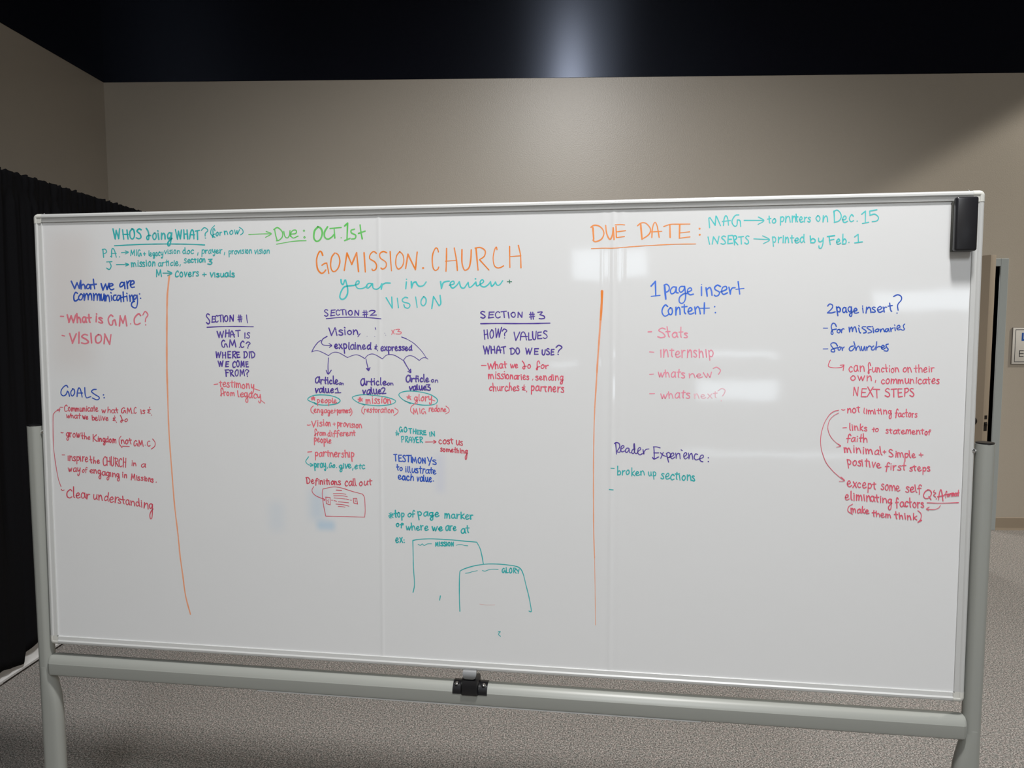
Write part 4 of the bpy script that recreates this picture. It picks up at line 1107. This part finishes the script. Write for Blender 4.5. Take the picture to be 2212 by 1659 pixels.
S 19|622,764 585,775 567,805 585,829 615,815 642,765 *628,710 *628,710 645,775 *656,822 *664,788 688,766 704,790 712,826;724,772 730,812 748,822 *766,772 *766,772 776,822;790,776 *797,822 *800,792 826,766 850,774;885,765 858,788 862,816 892,810 *922,755 *924,710 *914,815 *922,788 950,772 985,776;988,792 1022,772 1006,755 987,775 991,800 1012,806 1036,790;1074,740 1046,750 1052,780 1072,806 1060,831 1020,826
=red2|red handwriting with hooked arrow, can function on their own, communicates NEXT STEPS
S 13|322,948 298,1005 305,1035 380,1048 470,1040 *500,1012 *500,1012 488,1084;450,1015 500,1010
W 17|can|562 765 1098 1092 75 80
W 17|φunction|808 1212 1105 1105 58 90 118
W 17|on|1262 1382 1108 1105 62 70
W 17|their|1408 1672 1108 1102 60 90 100
W 17|own|585 868 1215 1212 68 75
S 14|912,1210 905,1240
W 17|communicates|982 1742 1255 1255 60 90 92
W 17|NEXT|615 965 1412 1435 80 118
W 18|STEPS|1032 1418 1428 1420 80 112
=red2|red handwritten points on the far right with two long curved arrows
@1750,860
S 14|408,148 430,156 452,150
W 18|not|482 650 188 186 64 75 75
W 17|limiting|688 1060 200 212 52 70 75 1.2
W 17|factors|1102 1390 235 250 52 90 95
S 14|425,385 472,382
W 17|links|508 742 415 428 55 75 85
W 16|to|802 888 438 435 40 60 65
W 17|statement|982 1475 455 470 52 65 65
W 17|of|1488 1565 475 475 48 60 68 0.1
W 17|faith|472 742 560 572 52 90 105
W 18|minimal|442 940 700 742 62 80 105
W 14|+|945 990 722 722 50 55
W 17|Simple|1018 1372 762 772 60 100 95 0.9
W 15|+|1415 1478 760 760 50 62
W 18|positive|482 918 862 905 66 80 90 0.6
W 17|first|972 1240 930 935 58 80 98
W 17|steps|1290 1562 945 950 56 70 72 0.7
W 17|except|482 858 1148 1182 72 90 95 0.7
W 17|some|918 1165 1185 1202 68 75
W 17|self|1238 1448 1218 1225 66 80 100
W 18|elimin|455 788 1320 1340 72 90 105
W 17|ating|785 1058 1340 1368 66 90 98 1.4
W 18|factors|1112 1480 1402 1422 66 105 120
W 14|(|472 548 1506 1506 60 132
W 18|make|528 765 1478 1502 52 70 82
W 17|them|802 1058 1532 1552 50 70 80
W 17|think|1098 1385 1562 1582 54 70 90
W 15|)|1392 1458 1612 1612 60 148
S 20|1405,1605 1445,1585
S 10|370,155 310,170 250,215 190,310 150,430 135,540 142,640 165,730 210,840 290,940 360,1005 445,1070;400,1020 448,1070 378,1080
S 9|370,190 300,230 250,290 230,370 240,440 275,510 330,570 395,620;362,592 398,620 342,635
S 16|1530,1188 1490,1215 1472,1265 1495,1300 1545,1290 1575,1235 1555,1195 1520,1190;1540,1275 1568,1315
S 14|1615,1192 1600,1215 1632,1232 1602,1258 1628,1282
D 8|1638,1305
S 17|1665,1318 1678,1230 1695,1187 1710,1225 1724,1332;1655,1278 1742,1262
W 15|format|1752 1930 1278 1270 40 70 75
S 12|1740,1248 1930,1238
S 12|1518,1357 1700,1362 1925,1355
S 11|1690,1390 1665,1425 1600,1445 1510,1440;1545,1412 1508,1438 1538,1457
'''
write_board(INK)

# ---- stand: posts, cross bar, latch, feet
BAR_Z = BZ - .670
for sx in (-1, 1):
    u = sx*1.2405
    bm = bmesh.new(); r = .0205; n = 28
    secs = []
    for z in (.085, BZ+.020):
        secs.append([(u + r*math.cos(2*math.pi*i/n), max(-.019, r*math.sin(2*math.pi*i/n)), z) for i in range(n)])
    sweep(bm, secs); new_obj('post', bm, M_post, board, smooth=30)
    bm = bmesh.new(); tube(bm, (u, 0, BZ+.020), (u, 0, BZ+.0235), .0195, 28); new_obj('post_cap', bm, M_blk, board, smooth=30)
    bm = bmesh.new(); tube(bm, (sx*1.221, 0, BZ+.002), (sx*1.2165, 0, BZ+.002), .0045, 14); tube(bm, (sx*(1.2165-.006), 0, BZ+.002), (sx*1.2165, 0, BZ+.002), .0075, 14)
    new_obj('pivot_pin', bm, M_chrome, board, smooth=30)
    # sleeve below the cross bar, flaring inwards towards the foot
    bm = bmesh.new(); secs = []
    for z, ext in ((BAR_Z-.006, 0), (BAR_Z-.03, .001), (BAR_Z-.05, .005), (BAR_Z-.075, .011), (BAR_Z-.1, .0155), (BAR_Z-.13, .018), (BAR_Z-.2, .019), (.10, .019)):
        s_ = []
        for i in range(32):
            a = 2*math.pi*i/32; rr = .0200 if z > BAR_Z-.01 else .0208; x = rr*math.cos(a); y = rr*math.sin(a)
            if x > 0: x += ext*min(1, x/.012)
            s_.append((u - sx*x, y, z))
        secs.append(s_)
    sweep(bm, secs); new_obj('leg_sleeve', bm, M_post, board, smooth=30)
    boxo('foot', M_post, board, u-.025, u+.025, -.33, .33, .085, .12, bevel=.008)
    for yy in (-.29, .29):
        bm = bmesh.new(); tube(bm, (u-.012, yy, .031), (u+.012, yy, .031), .031, 24); box(bm, u-.018, u+.018, yy-.018, yy+.018, .06, .085, bevel=.003)
        box(bm, u-.017, u-.013, yy-.012, yy+.012, .025, .065); box(bm, u+.013, u+.017, yy-.012, yy+.012, .025, .065)
        new_obj('castor', bm, M_blk, board, smooth=35)
bm = bmesh.new()
pr = [(-.0215, -.0265), (-.0245, -.0235), (-.0255, -.018), (-.0256, .0085), (-.0241, .0116), (-.0214, .0158), (-.0181, .0197), (-.0139, .0231), (-.0089, .0256), (-.003, .0272), (.004, .0275), (.016, .023), (.022, .012), (.022, -.026)]
secs = []
for x, k in ((-1.2225, .78), (-1.2185, .93), (-1.214, 1.0), (1.214, 1.0), (1.2185, .93), (1.2225, .78)):
    secs.append([(x, y*k, BAR_Z + z*(.85+.15*k)) for y, z in pr])
sweep(bm, secs); new_obj('cross_bar', bm, M_post, board, smooth=18)
boxo('bar_lip', M_fr, board, -.585, .60, -.0235, .01, BAR_Z-.0295, BAR_Z-.0262, bevel=.0008)
# latch that locks the board to the bar
lx = .0075
bm = bmesh.new(); secs = []
arc = [(-.0265, .004), (-.0263, .010), (-.0245, .017), (-.018, .0245), (-.0085, .0292), (.0065, .0292), (.017, .0245)]
for x in (lx-.046, lx+.046):
    secs.append([(x, y, BAR_Z+z) for y, z in arc] + [(x, y*.93, BAR_Z+z*.93) for y, z in arc[::-1]])
sweep(bm, secs); new_obj('latch_saddle', bm, M_blk, board, smooth=40)
bm = bmesh.new(); secs = []
for z, a, y0, y1 in ((BAR_Z+.003, .0235, -.030, .012), (BAR_Z+.012, .0232, -.033, .014), (BAR_Z+.024, .0225, -.034, .016), (BAR_Z+.036, .0225, -.032, .016), (BAR_Z+.043, .021, -.029, .014), (BAR_Z+.0445, .016, -.024, .010)):
    secs.append([(lx-a+.004, y0, z), (lx+a-.004, y0, z), (lx+a, y0+.005, z), (lx+a, y1, z), (lx-a, y1, z), (lx-a, y0+.005, z)])
sweep(bm, secs); new_obj('latch_body', bm, M_blk, board, smooth=45)
M_tongue = mat('dark_chrome', (128, 129, 130), rough=0.42, metal=0.8)
bm = bmesh.new(); box(bm, lx-.012, lx+.012, -.012, .004, BAR_Z+.044, BAR_Z+.058, bevel=.002); new_obj('latch_stem', bm, M_blk, board, smooth=40)
bm = bmesh.new(); secs = []
for z, a, y in ((BAR_Z+.047, .010, -.030), (BAR_Z+.050, .0155, -.0305), (BAR_Z+.056, .0178, -.029), (BAR_Z+.064, .0180, -.024), (BAR_Z+.0685, .0175, -.018)):
    secs.append([(lx-a, y, z), (lx+a, y, z), (lx+a, y+.009, z), (lx-a, y+.009, z)])
sweep(bm, secs); new_obj('latch_tongue', bm, M_tongue, board, smooth=50)
for dx in (-.036, .036):
    bm = bmesh.new(); bmesh.ops.create_uvsphere(bm, u_segments=16, v_segments=10, radius=.006, matrix=Matrix.Translation((lx+dx, -.016, BAR_Z+.0272)) @ Matrix.Scale(.7, 4, (0, 0, 1)))
    new_obj('screw', bm, M_chrome, board, smooth='all')

# ------------------------------------------------------------------ the eraser sitting in the board's top right corner
root = board.matrix_basis.copy()
er = empty('board_eraser'); er.matrix_world = Matrix.Translation((BX, BY, 0)) @ Matrix.Rotation(BYAW, 4, 'Z') @ Matrix.Translation(uvw(1.1695, .5265, .0005)) @ Matrix.Rotation(-TILT, 4, 'X')
tag(er, 'black block eraser sticking to the top right corner of the whiteboard', 'eraser')
M_felt = mat('grey_felt', (92, 92, 88), rough=0.9, spec=0.1, bump=(900, .5, .002)); M_shell = mat('black_eraser_shell', (30, 30, 34), rough=0.28)
boxo('felt_pad', M_felt, er, -.0235, .0235, -.011, 0, -.0585, .0575, bevel=.002)
bm = bmesh.new(); box(bm, -.0240, .0240, -.027, -.0105, -.0590, .0640, bevel=.005, seg=3); new_obj('shell', bm, M_shell, er, smooth=45)
